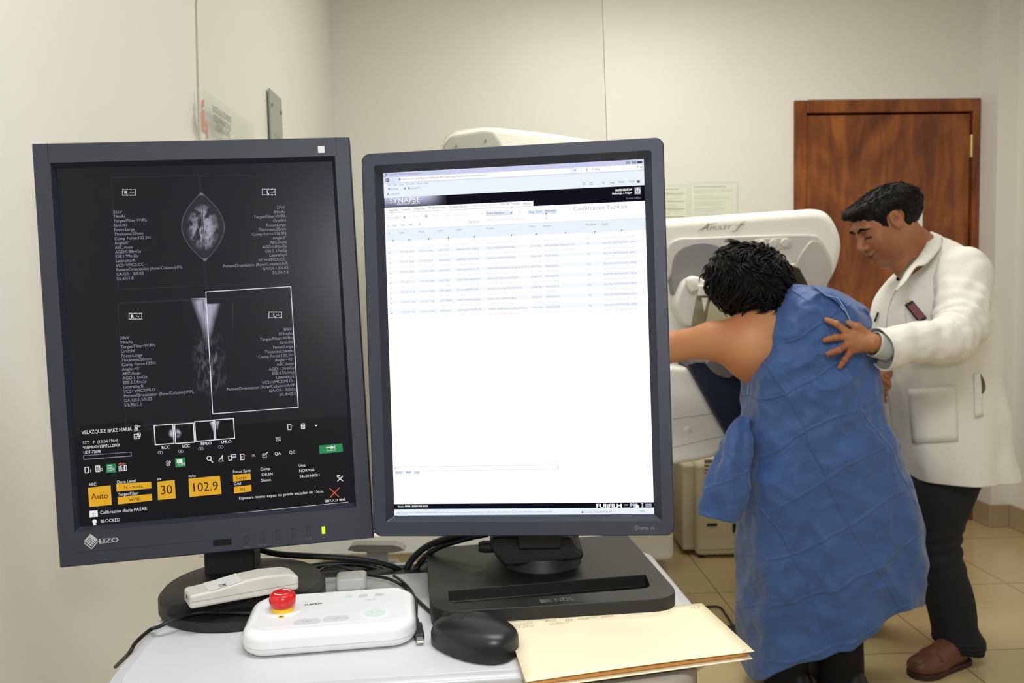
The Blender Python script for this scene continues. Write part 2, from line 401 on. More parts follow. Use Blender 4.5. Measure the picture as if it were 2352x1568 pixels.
# white seam strip above the door
a0 = wallB(1990, 229)[0]
struct(Geo(MR).box((a0-.3, B1-.006, DZ+.004), (DA1, B1, DZ+.012)), 'trim_2', M_wall, smooth=0)
# baseboards
bh = .115
struct(Geo(MR).box((A0+.012, B1-.012, 0), (DA0, B1, bh)), 'baseboard_back', M_base, bevel=.003)
struct(Geo(MR).box((A0, BB, 0), (A0+.012, B1, bh)), 'baseboard_left', M_base, bevel=.003)
g = Geo(MR); g.box((AP-.012, BP-.012, 0), (AP, B1, bh)); g.box((AP, BP-.012, 0), (A1-.012, BP, bh)); g.box((A1-.012, BB, 0), (A1, BP, bh)); struct(g, 'baseboard_right', M_base, bevel=.003)
# paper label on the door
p = hit(2100, 478, rd, B1+.007); w = .085
g = Geo(Matrix.Translation(p) @ MR); g.box((-w/2, -.0015, -.12), (w/2, 0, .055), 0); g.box((-w/2, -.0018, .04), (w/2, -.0014, .055), 1)
for k in range(6): g.box((-.03, -.0018, .012-.018*k), (.03-.01*(k % 2), -.0014, .016-.018*k), 1)
tag(g.build('paper_notice', [M_paper, M_print], smooth=0), 'small white paper notice on the brown door behind the man\'s head', 'notice')

# ------------------------------------------------------------ papers on the back wall
def wallpaper(x0, x1, y0, y1, label, greens, seed):
    random.seed(seed)
    a, z1 = wallB(x0, y0); b2, z0 = wallB(x1, y1)
    c = MR @ Vector(((a+b2)/2, B1, (z0+z1)/2)); w = (b2-a)/2; h = (z1-z0)/2
    t = empty('document_sleeve', c, label, 'paper', 'document sleeves on the back wall')
    Mx = Matrix.Translation(c) @ MR
    g = Geo(Mx); g.box((-w*.93, -.003, -h*.95), (w*.93, -.001, h*.86), 0)
    g.box((-w*.8, -.0035, h*.7), (w*.5, -.003, h*.76), 1)
    k = 0; z = h*.55
    while z > -h*.85:
        if greens and k % 5 == 1: g.box((-w*.85, -.0035, z), (w*.8, -.003, z+h*.04), 2)
        elif k % 4 != 3: g.box((-w*.8, -.0035, z), (w*(random.random()*.9-.1), -.003, z+h*.018), 1)
        z -= h*.085; k += 1
    g.build('printed_sheet', [M_paper, mat('faint_print', (205, 204, 198), .7), M_green], t, smooth=0)
    g = Geo(Mx); g.box((-w, -.006, -h), (w, -.0045, h)); g.build('plastic_cover', M_sleeve, t, smooth=0)
wallpaper(1500, 1580, 424, 506, 'printed sheet with green lines in a clear sleeve, nearest the monitor', True, 1)
wallpaper(1582, 1696, 418, 500, 'printed grey sheet in a clear sleeve above the white machine head', False, 2)

# ------------------------------------------------------------ signs on the left wall
def wsign(name, px0, px1, pyt, hgt, label, cat, build):
    b0 = wallA(px0, pyt)[0]; zt = wallA(px0, pyt)[1]; b1 = wallA(px1, pyt)[0]
    Mx = Matrix.Translation(MR @ Vector((A0, b0, zt))) @ MR     # local: x out of wall, y along, z up
    t = empty(name, Mx.translation, label, cat); build(t, Mx, b1-b0, hgt); return t
M_red = mat('faded_red_print', (212, 150, 140), .6); M_gt = mat('grey_green_print', (150, 158, 146), .6)
M_signg = mat('grey_green_plate', (158, 164, 152), .4)
def s1(t, Mx, L, h):
    g = Geo(Mx); g.box((.012, 0, -h), (.017, L, 0)); g.build('acrylic_plate', M_clear, t, smooth=0)
    g = Geo(Mx); g.box((.0115, -.004, -h), (.0175, 0, 0)); g.build('plate_edge', mat('white_edge', (236, 236, 226), .3), t, smooth=0)
    O = Mx @ Vector((.0178, 0, 0)); Xv = Mx.to_3x3() @ Vector((0, 1, 0)); Zv = Vector((0, 0, 1)); N = Mx.to_3x3() @ Vector((1, 0, 0))
    # seated figure
    g = Geo(Mx)
    def fig(pts):
        q = [Mx.inverted() @ (MR @ Vector((A0+.018, *wallA(px, py, A0+.018)))) for px, py in pts]; g.prism([(v.y, v.z) for v in q], .018, .0186, 0)
    fig([(465.5+3.2*math.cos(k*.52), 238+9.5*math.sin(k*.52)) for k in range(12)])
    fig([(463.5, 250), (468, 252), (471, 274), (476.5, 286), (478.5, 318), (475, 319), (472.5, 297), (464.5, 285)])
    fig([(460.5, 256), (462, 256), (463.5, 284), (471, 303), (473.5, 299), (474, 304), (471, 309), (462.5, 291)])
    g.build('seated_figure', M_red, t, smooth=0)
    def at(px, py): b_, z_ = wallA(px, py, A0+.018); return MR @ Vector((A0+.0184, b_, z_))
    for s, (x, y), (x2, y2) in (('EN ESTA SALA SOLAMENTE', (489, 256), (531, 279)), ('PUEDE PERMANECER UN', (492, 278), (530, 299)), ('PACIENTE A LA VEZ', (497, 299), (528, 317))):
        p = at(x, y); q = at(x2, y2); g = Geo(); text(g, s, p, Xv, Zv, .017, 0, width=(q-p).length, N=N, bold=.0008); g.build('text_line', M_gt, t, smooth=0)
s1f = wsign('patient_notice_sign', 449, 566, 202, .42, 'clear wall sign with a red seated figure and three grey lines', 'sign', s1)
def s2(t, Mx, L, h):
    g = Geo(Mx); g.box((.006, 0, -h), (.012, L, 0)); g.build('sign_plate', M_signg, t, smooth=0, bevel=.001)
    g = Geo(Mx)
    for yy in (.02, L-.02):
        for zz in (-.05, -h+.05):
            o = Mx @ Vector((0, yy, zz)); ax = Mx.to_3x3() @ Vector((1, 0, 0)); vs, fs = tubemesh([o+ax*.0, o+ax*.016], [.006, .006], 12); g2 = Geo(); g2.add(vs, fs+[tuple(range(12, 24))]); g2.build('standoff_screw', M_dgrey, t)
    Xv = Mx.to_3x3() @ Vector((0, 1, 0)); N = Mx.to_3x3() @ Vector((1, 0, 0)); g = Geo()
    k = .0123
    g2 = Geo(Mx); g2.box((k-.0003, L*.3, -.30), (k+.0004, L*.78, -.19)); g2.build('sign_picture', mat('blue_grey_print', (120, 134, 146), .5), t, smooth=0)
    for i in range(3): g = Geo(); g.box((k-.0003, L*.3, [-.155, -.36, -.40][i]), (k+.0004, L*.8, [-.14, -.345, -.385][i])); g = g if True else g; g.M = Matrix(); g.v = [Mx @ v for v in g.v]; g.build('text_line', M_gt, t, smooth=0)
wsign('wall_plate_sign', 611, 638, 202, .55, 'tall grey-green plate sign on standoffs near the room corner', 'sign', s2)

# ------------------------------------------------------------ clear radiation shield behind the console
YS = 1.43
tl = P(447, 2, YS); br = P(1424, 1232, YS); tr = P(1384, 0, YS); bl = P(478, 1270, YS)
shield = empty('radiation_shield', (P(900, 1260, YS).x, YS, 0), 'large clear upright acrylic screen standing behind the two monitors', 'shield')
ztop = 1.75; z0 = .80
xl0, xl1, xr1, xr0 = tl.x, P(476, 1250, YS).x, P(1424, 1232, YS).x, P(1384, 0, YS).x
pts = [(xl1, z0), (xr1, z0), (xr0, ztop), (xl0, ztop)]
def inset(pts, r):                            # rounded upper corners
    out = [pts[0], pts[1]]
    for i, s in ((2, 1), (3, -1)):
        c = pts[i]; cx, cz = c[0]-s*r, c[1]-r
        ks = range(7) if s == 1 else range(6, -1, -1)
        for k in ks: a = math.radians(90*k/6); out.append((cx+s*r*math.cos(a), cz+r*math.sin(a)))
    return out
Q = inset(pts, .035); n = len(Q)
g = Geo(); g.prism(Q, YS, YS+.010, 1)
g.f = g.f[:2]; g.m = g.m[:2]; g.build('clear_panel', M_clear, shield, smooth=0)
g = Geo(); g.prism(Q, YS, YS+.010, 1); g.f = g.f[2:]; g.m = g.m[2:]
g.build('panel_edge', M_edge, shield, smooth=0)
g = Geo(); g.box((xl1-.012, YS-.012, z0-.035), (xr1+.004, YS+.022, z0)); g.build('bottom_rail', M_white, shield, bevel=.004)
for x in (xl1+.05, xr1-.09):
    g = Geo(); g.box((x, YS-.01, .025), (x+.035, YS+.02, z0-.035)); g.build('support_post', M_white, shield, bevel=.003)
    g = Geo(); g.box((x-.04, YS-.13, 0), (x+.075, YS+.13, .025)); g.build('foot', M_white, shield, bevel=.005)

# ------------------------------------------------------------ mammography machine
Y0 = 2.95
def px2(pts, Y): return [(P(x, y, Y).x, P(x, y, Y).z) for x, y in pts]
mg = empty('mammography_machine', (P(1500, 1280, 3.6).x, 3.5, 0), 'white x-ray machine with a long rounded head beside the brown door', 'x-ray machine')
def mp_(name, pts, Ya, Yb, m, bevel=.01, seg=3, sm=True, Yref=None, par=None):
    q = px2(pts, Yref or Ya); q = smoothpoly(q, 4) if sm else q
    g = Geo(); g.prism(q, Ya, Yb, 1); return g.build(name, m, par or mg, bevel=bevel, seg=seg, smooth=50)
# gantry column with rounded top
col = [(1012, 332), (1024, 308), (1050, 296), (1110, 289), (1140, 290), (1250, 302), (1380, 322), (1440, 350), (1470, 420), (1490, 600), (1510, 900), (1549, 1075), (1549, 1270), (1549, 1290), (1380, 1296), (1010, 1306), (1005, 1000), (1004, 600)]
q = px2(col, 3.45); q = [(x, max(z, .004)) for x, z in q]
g = Geo(); g.prism(q, 3.45, 3.85, 1); g.build('gantry_column', M_white, mg, bevel=.03, seg=4, smooth=50)
g = Geo(); q = px2([(1018, 335), (1034, 313), (1110, 300), (1136, 303), (1152, 330), (1152, 700), (1016, 700)], 3.445); g.prism(q, 3.435, 3.47, 1); gf = g.build('column_face', mat('dull_grey_panel', (176, 178, 166), .5), mg, bevel=.012)
for x, y in ((1048, 335), (1116, 322)):
    c = P(x, y, 3.43); g = Geo(Matrix.Translation(c) @ Matrix.Rotation(math.pi/2, 4, 'X')); g.lathe([(.004, -.006), (.004, .002)], n=10); g.build('screw', M_dgrey, gf)
# head
head = [(1380, 530), (1460, 508), (1535, 501), (1700, 489), (1820, 481), (1881, 478.5), (1911, 493), (1932, 530), (1938, 570), (1924, 622), (1893, 672), (1850, 700), (1700, 640), (1560, 640), (1420, 660)]
hd = mp_('head_housing', head, Y0, Y0+.34, M_white, .045, 6)
gp = [(1530, 600), (1535, 562), (1560, 547), (1600, 545), (1700, 541), (1855, 537.5), (1885, 548), (1905, 580), (1913, 610), (1905, 640), (1890, 664), (1800, 700), (1640, 690), (1560, 660)]
mp_('side_cover', gp, Y0-.012, Y0+.1, M_grey, .008)
mp_('end_window', [(1825, 615), (1838, 585), (1858, 558), (1872, 552), (1888, 560), (1902, 590), (1911, 625), (1903, 650), (1880, 690), (1830, 690), (1818, 650)], Y0-.02, Y0+.05, mat('window_grey', (190, 183, 176), .35), .005)
mp_('underside_shade', [(1545, 600), (1580, 562), (1640, 560), (1690, 600), (1700, 660), (1560, 690)], Y0-.016, Y0+.2, M_dgrey, .006)  # darker grey piece draws the shading beneath the head
mp_('control_strip', [(1733, 560), (1741, 549), (1800, 546), (1815, 550), (1818, 560), (1808, 571), (1745, 573)], Y0-.017, Y0, mat('strip_grey', (198, 193, 186), .35), .003, par=hd)
for x, y in ((1750, 560), (1776, 559), (1802, 558)):
    c = P(x, y, Y0-.017); g = Geo(Matrix.Translation(c) @ Matrix.Rotation(math.pi/2, 4, 'X')); g.lathe([(.0155, -.002), (.0155, .003), (.013, .006), (.004, .0065)], n=28); g.build('round_button', mat('button_grey', (208, 204, 198), .3), mg, smooth=40)
mp_('face_shield', [(1802, 662), (1812, 625), (1822, 611), (1836, 616), (1858, 658), (1862, 690), (1800, 690)], Y0-.10, Y0-.094, M_smoke, 0, sm=False)
mp_('lamp_block', [(1796, 645), (1800, 614), (1828, 604), (1822, 612), (1808, 655)], Y0-.06, Y0, mat('warm_cream_plastic', (226, 216, 180), .4), .002, sm=False)
# script lettering on the head side
g = Geo(); yy = Y0-.0015
O = P(1625, 529, yy); X = (P(1700, 524, yy)-P(1625, 529, yy)).normalized(); Zv = Vector((0, -1, 0)).cross(X).normalized()*1
if Zv.z < 0: Zv = -Zv
text(g, 'A', O-X*.022, X, Zv, .026, 0, N=Vector((0, -1, 0)), shear=.6, xs=.9)
text(g, 'MULET', O+X*.006, X, Zv, .013, 0, N=Vector((0, -1, 0)), shear=.3, width=.076)
def stroke(g, pts, r, Y): g.tube([P(x, y, Y) for x, y in pts], r, n=6, sub=6)
stroke(g, [(1602, 530), (1615, 523), (1628, 515), (1648, 512)], [.0005, .0015, .0015, .0005], yy)
stroke(g, [(1679, 531), (1690, 529), (1699, 518), (1704, 511), (1712, 508)], [.0006, .0015, .0024, .0015, .0006], yy)
stroke(g, [(1690, 518), (1710, 515)], .001, yy)
g.build('script_lettering', mat('lettering_grey', (142, 140, 124), .5), mg, smooth=0)
# arm and compression carriage under the head
mp_('arm', [(1430, 600), (1535, 572), (1570, 571), (1590, 583), (1606, 612), (1622, 655), (1612, 700), (1582, 780), (1560, 860), (1545, 960), (1430, 960)], Y0+.04, Y0+.28, M_white, .02, 4)
ca = mp_('compression_carriage', [(1552, 700), (1560, 668), (1575, 642), (1600, 634), (1625, 648), (1634, 668), (1630, 700), (1622, 740), (1605, 750), (1580, 748), (1562, 725)], Y0-.07, Y0+.06, mat('carriage_grey', (224, 221, 216), .35), .012, 4)
c = P(1588, 648, Y0-.085); g = Geo(Matrix.Translation(c) @ Matrix.Rotation(math.radians(-20), 4, 'Y')); g.lathe([(.014, -.03), (.019, -.015), (.019, .008), (.015, .018), (.006, .021)], n=24); g.build('knob', M_white, ca, smooth=50)
mp_('paddle_bracket', [(1604, 680), (1606, 655), (1640, 655), (1680, 676), (1692, 684), (1690, 690), (1652, 678), (1615, 679)], Y0-.10, Y0-.02, M_white, .004, sm=False)
mp_('compression_paddle', [(1600, 679), (1702, 683), (1702, 748), (1588, 750)], Y0-.14, Y0-.134, glassy('paddle_clear', (222, 220, 206), .1), 0, sm=False)
mp_('paddle_side', [(1612, 684), (1626, 684), (1618, 716)], Y0-.145, Y0-.14, M_white, 0, sm=False)
# detector holder: white housing and dark band
mp_('detector_housing', [(1430, 838), (1540, 841), (1585, 844), (1604, 880), (1640, 945), (1684, 1016), (1664, 1044), (1612, 1058), (1549, 1068), (1430, 1075)], Y0-.12, Y0+.25, mat('detector_white', (242, 240, 232), .35), .02, 4, sm=False)
bd = mp_('dark_band', [(1578, 836), (1598, 829), (1690, 832), (1704, 850), (1712, 900), (1709, 945), (1683, 1024), (1640, 950), (1606, 886)], Y0-.135, Y0+.24, M_navy, .008, 3, sm=False)
mp_('hand_pad', [(1622, 832), (1640, 826), (1675, 827), (1690, 838), (1688, 858), (1676, 868), (1655, 864), (1634, 850)], Y0-.15, Y0-.10, M_dgrey, .006, par=bd)
c = P(1580.5, 987, Y0-.12); g = Geo(Matrix.Translation(c) @ Matrix.Rotation(math.pi/2, 4, 'X')); g.lathe([(.013, -.003), (.013, .0015), (.009, .003)], n=20); g.build('screw_cap', M_white, mg)
g = Geo(); stroke(g, [(1546, 962), (1600, 955), (1645, 948)], .0008, Y0-.1205); stroke(g, [(1546, 1028), (1620, 1010), (1672, 1000)], .0008, Y0-.1205); g.build('panel_seam', M_dgrey, mg)
# machine base
g = Geo(); g.box((P(1100, 1200, 3.2).x, 3.1, 0.0), (P(1400, 1200, 3.2).x, 3.45, .12)); g.build('base_plate', M_white, mg, bevel=.02)
g = Geo(); q = px2([(1180, 900), (1440, 850), (1440, 1080), (1180, 1100)], 3.2); g.prism(q, 3.22, 3.46, 1); g.build('arm_pivot', M_white, mg, bevel=.03)

# ------------------------------------------------------------ floor-standing air unit
YH = 3.66
b0 = P(1600, 1287, YH); b1 = P(1762, 1284, YH); zt = P(1600, 1066, YH).z
hu = empty('air_conditioner', (b0.x, YH, 0), 'beige floor-standing air unit with a louvred front, left of the blue gown', 'air conditioner')
g = Geo(); g.box((b0.x, YH, .012), (b1.x, YH+.34, zt)); g.build('housing', M_beige, hu, bevel=.02, seg=3)
xl = P(1577, 1180, YH+.05).x
g = Geo(); g.box((xl-.02, YH+.05, .02), (b0.x+.01, YH+.32, zt-.01)); g.build('side_panel', M_beige, hu, bevel=.015)
w = P(1619, 1060, YH).x; w2 = P(1700, 1060, YH).x
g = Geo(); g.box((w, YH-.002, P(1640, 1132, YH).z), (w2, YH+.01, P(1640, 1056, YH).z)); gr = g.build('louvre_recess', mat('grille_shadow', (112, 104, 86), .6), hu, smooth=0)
g = Geo(); zz = P(1640, 1130, YH).z; z1 = P(1640, 1060, YH).z; k = 0
while zz < z1: g.box((w-.002, YH-.008, zz), (w2, YH+.004, zz+.0075)); zz += .0155
g.build('louvre', M_beige, hu, smooth=0)
g = Geo(); g.box((b0.x+.01, YH-.0015, P(1640, 1152, YH).z), (b1.x, YH, P(1640, 1152, YH).z+.003)); g.build('front_seam', M_dgrey, hu, smooth=0); g = Geo(); g.box((b0.x+.01, YH-.0015, P(1640, 1262, YH).z), (b1.x, YH, P(1640, 1262, YH).z+.002)); g.build('front_seam', M_dgrey, hu, smooth=0)
g = Geo(); s_ = P(1624, 1206, YH); g.box((s_.x, YH-.003, s_.z-.004), (s_.x+.045, YH+.005, s_.z+.008)); g.build('handle_slot', M_dark, hu, smooth=0)
g = Geo(); s_ = P(1683, 1212, YH); g.box((s_.x, YH-.006, s_.z-.02), (s_.x+.05, YH+.004, s_.z+.02)); g.build('latch', M_dark, hu, bevel=.003)
for x in (b0.x+.03, b1.x-.03):
    for y in (YH+.03, YH+.3): g = Geo(); g.lathe([(.014, 0), (.014, .02)], (x, y, 0), 12); g.build('foot', M_black, hu)

# ------------------------------------------------------------ foot switch and its cable on the floor
c = G(1692, 1452, .02)
fs = empty('foot_pedal', (c.x, c.y, 0), 'small black foot switch lying on the tiles beside the blue gown', 'foot switch')
g = Geo(Matrix.Translation((c.x, c.y, 0)) @ Matrix.Rotation(.3, 4, 'Z')); g.box((-.05, -.07, 0), (.05, .07, .018)); g.build('base', M_black, fs, bevel=.006)
g = Geo(Matrix.Translation((c.x, c.y, .02)) @ Matrix.Rotation(.3, 4, 'Z') @ Matrix.Rotation(-.12, 4, 'X')); g.box((-.04, -.06, 0), (.04, .055, .012)); g.build('pedal', M_black, fs, bevel=.005)
g = Geo(); g.tube([G(x, y, .005) for x, y in ((1560, 1365), (1600, 1392), (1650, 1393), (1668, 1412), (1684, 1438))], .004, n=8)
tag(g.build('cable', M_black), 'thin black cable on the floor tiles running to the foot switch', 'cable')
# mains outlet on the wall strip behind the left monitor stand
p = wallB(612, 1262)
g = Geo(MR); g.box((p[0]-.045, B1-.008, p[1]-.035), (p[0]+.045, B1, p[1]+.035)); ot = g.build('wall_outlet', M_beige, bevel=.003)
tag(ot, 'cream wall outlet low behind the left monitor stand', 'outlet')
g = Geo(MR); g.box((p[0]-.02, B1-.009, p[1]-.015), (p[0]+.02, B1-.008, p[1]+.015)); g.build('socket', M_dgrey, ot, smooth=0)
# ------------------------------------------------------------ people
M_skinM = mat('tan_skin', (168, 112, 76), .5, attr=True, sss=.08, bump=.1, bscale=350)
M_skinW = mat('light_tan_skin', (196, 140, 100), .48, attr=True, sss=.08, bump=.08, bscale=300)
M_hairB = mat('black_hair', (11, 9, 9), .5, bump=.9, bscale=260, spec=.25)
M_hairD = mat('dark_brown_hair', (17, 13, 11), .6, bump=.6, bscale=260, spec=.2)
M_coat = mat('white_cotton', (238, 235, 226), .85, bump=.25, bscale=700, sheen=.1)
M_coat2 = mat('grey_white_shirt', (190, 192, 186), .8, bump=.2, bscale=600)
M_trou = mat('dark_denim', (27, 29, 33), .85, bump=.5, bscale=500)
M_blk = mat('black_trousers', (16, 16, 20), .8, bump=.3, bscale=400)
M_shoe = mat('brown_leather', (104, 64, 48), .42, bump=.25, bscale=120)
M_sole = mat('dark_brown_sole', (58, 38, 30), .6)

def frame(o, fwd, up):                       # local x forward, y left, z up
    f = Vector(fwd).normalized(); l = Vector(up).cross(f).normalized(); u = f.cross(l)
    return Matrix(((f.x, l.x, u.x, o[0]), (f.y, l.y, u.y, o[1]), (f.z, l.z, u.z, o[2]), (0, 0, 0, 1)))

# creased non-woven cloth of the gown
M_gown = mat('blue_nonwoven', (56, 90, 150), .5, bump=.35, bscale=900, sheen=.25, var=.10, vscale=9)
nt = M_gown.node_tree; b = nt.nodes['Principled BSDF']
tc = nt.nodes.new('ShaderNodeTexCoord'); mp = nt.nodes.new('ShaderNodeMapping'); mp.inputs['Rotation'].default_value = (0, math.radians(27), 0)
nt.links.new(tc.outputs['Object'], mp.inputs[0]); sx = nt.nodes.new('ShaderNodeSeparateXYZ')
nz = nt.nodes.new('ShaderNodeTexNoise'); nz.inputs['Scale'].default_value = 3; vm = nt.nodes.new('ShaderNodeVectorMath'); vm.operation = 'MULTIPLY_ADD'; vm.inputs[1].default_value = (.12, .12, .12)
nt.links.new(tc.outputs['Object'], nz.inputs[0]); nt.links.new(nz.outputs[1], vm.inputs[0]); nt.links.new(mp.outputs[0], vm.inputs[2]); nt.links.new(vm.outputs[0], sx.inputs[0])
def crease(sock, period, wdt):
    a = nt.nodes.new('ShaderNodeMath'); a.operation = 'PINGPONG'; a.inputs[1].default_value = period/2; nt.links.new(sock, a.inputs[0])
    r = nt.nodes.new('ShaderNodeMapRange'); r.inputs[1].default_value = 0; r.inputs[2].default_value = wdt; r.inputs[3].default_value = 1; r.inputs[4].default_value = 0; nt.links.new(a.outputs[0], r.inputs[0]); return r.outputs[0]
c1 = crease(sx.outputs['X'], .19, .006); c2 = crease(sx.outputs['Z'], .135, .006)
ad = nt.nodes.new('ShaderNodeMath'); ad.operation = 'MAXIMUM'; nt.links.new(c1, ad.inputs[0]); nt.links.new(c2, ad.inputs[1])
wv = nt.nodes.new('ShaderNodeTexNoise'); wv.inputs['Scale'].default_value = 14; wv.inputs['Detail'].default_value = 5; wv.inputs['Distortion'].default_value = 1.5; nt.links.new(tc.outputs['Object'], wv.inputs[0])
ad2 = nt.nodes.new('ShaderNodeMath'); ad2.operation = 'MULTIPLY_ADD'; ad2.inputs[1].default_value = 1.5; nt.links.new(wv.outputs[0], ad2.inputs[0]); nt.links.new(ad.outputs[0], ad2.inputs[2])
bp = nt.nodes.new('ShaderNodeBump'); bp.inputs['Strength'].default_value = .38; bp.inputs['Distance'].default_value = .008; nt.links.new(ad2.outputs[0], bp.inputs['Height'])
old = [l for l in nt.links if l.to_socket == b.inputs['Normal']][0].from_node; nt.links.new(bp.outputs[0], old.inputs['Normal'])

# ================= patient =================
YP = 2.42
pat = empty('person', (P(1850, 1560, YP).x, YP, 0), 'person with short black hair bending towards the machine in a blue paper gown', 'person', None)
def V(px, py, Y): p = P(px, py, Y); return (p.x, p.y, p.z)
body = union([
    (ell(V(1860, 1010, YP+.02), (.165, .125, .17)), 0),              # pelvis
    (cap3(V(1860, 960, YP), V(1840, 840, YP), .115, .12), .06),
    (ell(V(1816, 800, YP+.02), (.135, .08, .16)), .04),                    # rib cage
    (ell(V(1726, 796, YP+.0), (.082, .072, .105)), .05),            # left shoulder blade
    (ell(V(1905, 765, YP+.03), (.085, .085, .09)), .05),              # right shoulder
    (cap3(V(1765, 745, YP+.02), V(1728, 670, YP+.06), .058, .055), .04),   # neck
    (ell(V(1722, 640, YP+.06), (.088, .098, .105)), .03),             # head
    (cap3(V(1722, 790, YP-.02), V(1640, 782, YP+.02), .068, .052), .05),   # upper arm
    (cap3(V(1640, 782, YP+.02), V(1530, 798, YP+.10), .052, .044), .03),
    (cap3(V(1530, 798, YP+.10), V(1440, 800, YP+.24), .042, .028), .03),
    (cap3(V(1905, 790, YP+.04), V(1880, 870, YP+.20), .05, .042), .03),    # far arm
    (cap3(V(1880, 870, YP+.20), V(1830, 860, YP+.34), .042, .03), .03),
    (ell(V(1405, 800, YP+.27), (.045, .02, .03)), .02),
    (ell(V(1815, 858, YP+.36), (.035, .03, .02)), .02),
])
def skinW(Vv):
    n = np.array([noise.noise(Vector(v)*9) for v in Vv]); c = np.array(lin((206, 148, 104))); d = np.array(lin((190, 124, 84)))
    t = np.clip(.5+n, 0, 1)[:, None]; return c*(1-t)+d*t
lo = V(1380, 1150, YP); hi = V(2000, 540, YP)
pb = sdf(body, (lo[0], YP-.22, lo[2]), (hi[0]+.02, YP+.5, hi[2]), .008)
hands = []
for (w, dr, yy) in ((V(1395, 800, YP+.28), (-1, .15, -.1), 0), (V(1808, 856, YP+.375), (-.5, .85, .1), 0)):
    Mh = frame(w, dr, (0, -.3, 1)); it = [(ell((.0, 0, 0), (.045, .038, .014)), 0)]
    for k in range(4):
        y = .028-.0185*k; L = (.03, .034, .032, .025)[k]; it.append((cap3((.035, y, 0), (.035+L, y*1.15, -.006), .0095, .0085), .006)); it.append((cap3((.035+L, y*1.15, -.006), (.035+L*2, y*1.2, -.018), .0085, .007), .004))
    it.append((cap3((-.01, .03, -.004), (.025, .055, -.012), .012, .009), .008)); it.append((cap3((.025, .055, -.012), (.05, .06, -.018), .009, .0075), .004))
    f = local(union(it), Mh); hands.append(sdf(f, tuple(np.array(w)-.12), tuple(np.array(w)+.12), .003))
npobj('body', [pb]+hands, M_skinW, pat, skinW)
# hair: tousled short crop
hc = np.array(V(1722, 644, YP+.045))
def hairW(X, Y, Z):
    f = ell(hc, (.112, .112, .104))(X, Y, Z)
    f2 = smin(f, ell(hc+np.array([.035, -.01, -.045]), (.072, .082, .068))(X, Y, Z), .03)
    f2 = smin(f2, ell(hc+np.array([-.05, 0, .02]), (.068, .08, .074))(X, Y, Z), .03)
    n = np.sin(X*75+np.sin(Z*48)*1.6)*np.sin(Z*62+np.sin(Y*55))*np.sin(Y*58+1)*.006 + np.sin(X*170+Z*60+np.sin(Y*120))*np.sin(Z*150+X*30)*.0022
    return f2+n
hv, hf = sdf(hairW, tuple(hc-.16), tuple(hc+.17), .004)
# locks over the surface
rng = np.random.default_rng(4); g = Geo()
bt = BVHTree.FromPolygons([Vector(v) for v in hv], [tuple(int(i) for i in f) for f in hf])
cv_ = Vector(hc)
for k in range(1500):
    d = Vector(rng.normal(size=3)).normalized()
    if d.y > .5: continue
    h = bt.ray_cast(cv_+d*.3, -d)
    if h[0] is None: continue
    p, nn = h[0], h[1]
    if nn.dot(d) < 0: nn = -nn
    swirl = Vector((math.sin(p.z*40+p.x*20), .3*math.sin(p.x*50), -.75+.5*math.sin(p.x*37+p.y*21)))
    tg = (swirl - nn*swirl.dot(nn)).normalized(); L = .018+.022*rng.random(); lift = .003+.006*rng.random()**2
    pts = [p-nn*.002, p+tg*L*.4+nn*lift, p+tg*L*.8+nn*(lift*1.1), p+tg*L*1.15+nn*(lift*.3+.003*rng.normal())]
    g.tube(pts, [.0024, .0032, .002, .0004], n=5, sub=3, cap=False)
k = len(hv); V2 = np.array([tuple(v) for v in g.v])
me = bpy.data.meshes.new('hair'); me.from_pydata(hv.tolist()+V2.tolist(), [], [tuple(int(i) for i in f) for f in hf]+[tuple(i+k for i in f) for f in g.f])
me.materials.append(M_hairB); me.polygons.foreach_set('use_smooth', [True]*len(me.polygons)); link(bpy.data.objects.new('hair', me), pat)
# gown
def wrG(p, t, s):
    w = .007*fbm((p.x*7, p.y*7, p.z*5), 1, 3)
    w += .006*math.sin(7*t+2.5*fbm((p.x*3, p.y*3, p.z*2)))*min(1, max(0, s-.35)*2)
    k = max(0, -math.sin(t)); n_ = fbm((p.x*6, p.y*6, p.z*6))
    cr_ = abs(noise.noise(Vector((p.x*9+p.z*3, p.y*9, p.z*7-p.x*4))))+.5*abs(noise.noise(Vector((p.x*19, p.y*19, p.z*17))))
    w += .016*(.32-cr_)
    if s < .62: w += .011*k*min(1, (.62-s)*3)*(1-abs(math.sin((p.z*26-p.x*17)+2.2*n_))*1.6)
    w += .012*k*max(0, s-.3)*(1-1.8*abs(math.sin(p.x*19+p.z*5+2*n_)))
    return w
def sagG(t, s):
    if s < .55: return 0
    q = (s-.55)/.45; c = math.cos(t)
    return -.19*.24*math.sin(t)*q + .012*math.sin(5*t+.5)*q*q*q
RG = [((1812, 652), (1852, 656), YP, .02), ((1800, 668), (1905, 668), YP, .075), ((1780, 703), (1955, 692), YP, .115), ((1760, 738), (1978, 722), YP, .135),
      ((1735, 795), (1990, 790), YP, .145), ((1716, 852), (2003, 870), YP, .15), ((1713, 930), (2006, 930), YP, .155), ((1706, 1005), (2034, 985), YP, .165),
      ((1703, 1090), (2064, 1060), YP, .175), ((1704, 1190), (2086, 1140), YP, .18), ((1705, 1300), (2101, 1220), YP, .185), ((1704, 1420), (2110, 1295), YP, .19), ((1714, 1538), (2096, 1352), YP, .19)]
gown = loft('gown', RG, M_gown, pat, n=200, sub=16, wr=wrG, sag=sagG, thick=.0025, ex=.62)
gt = bvh(gown)
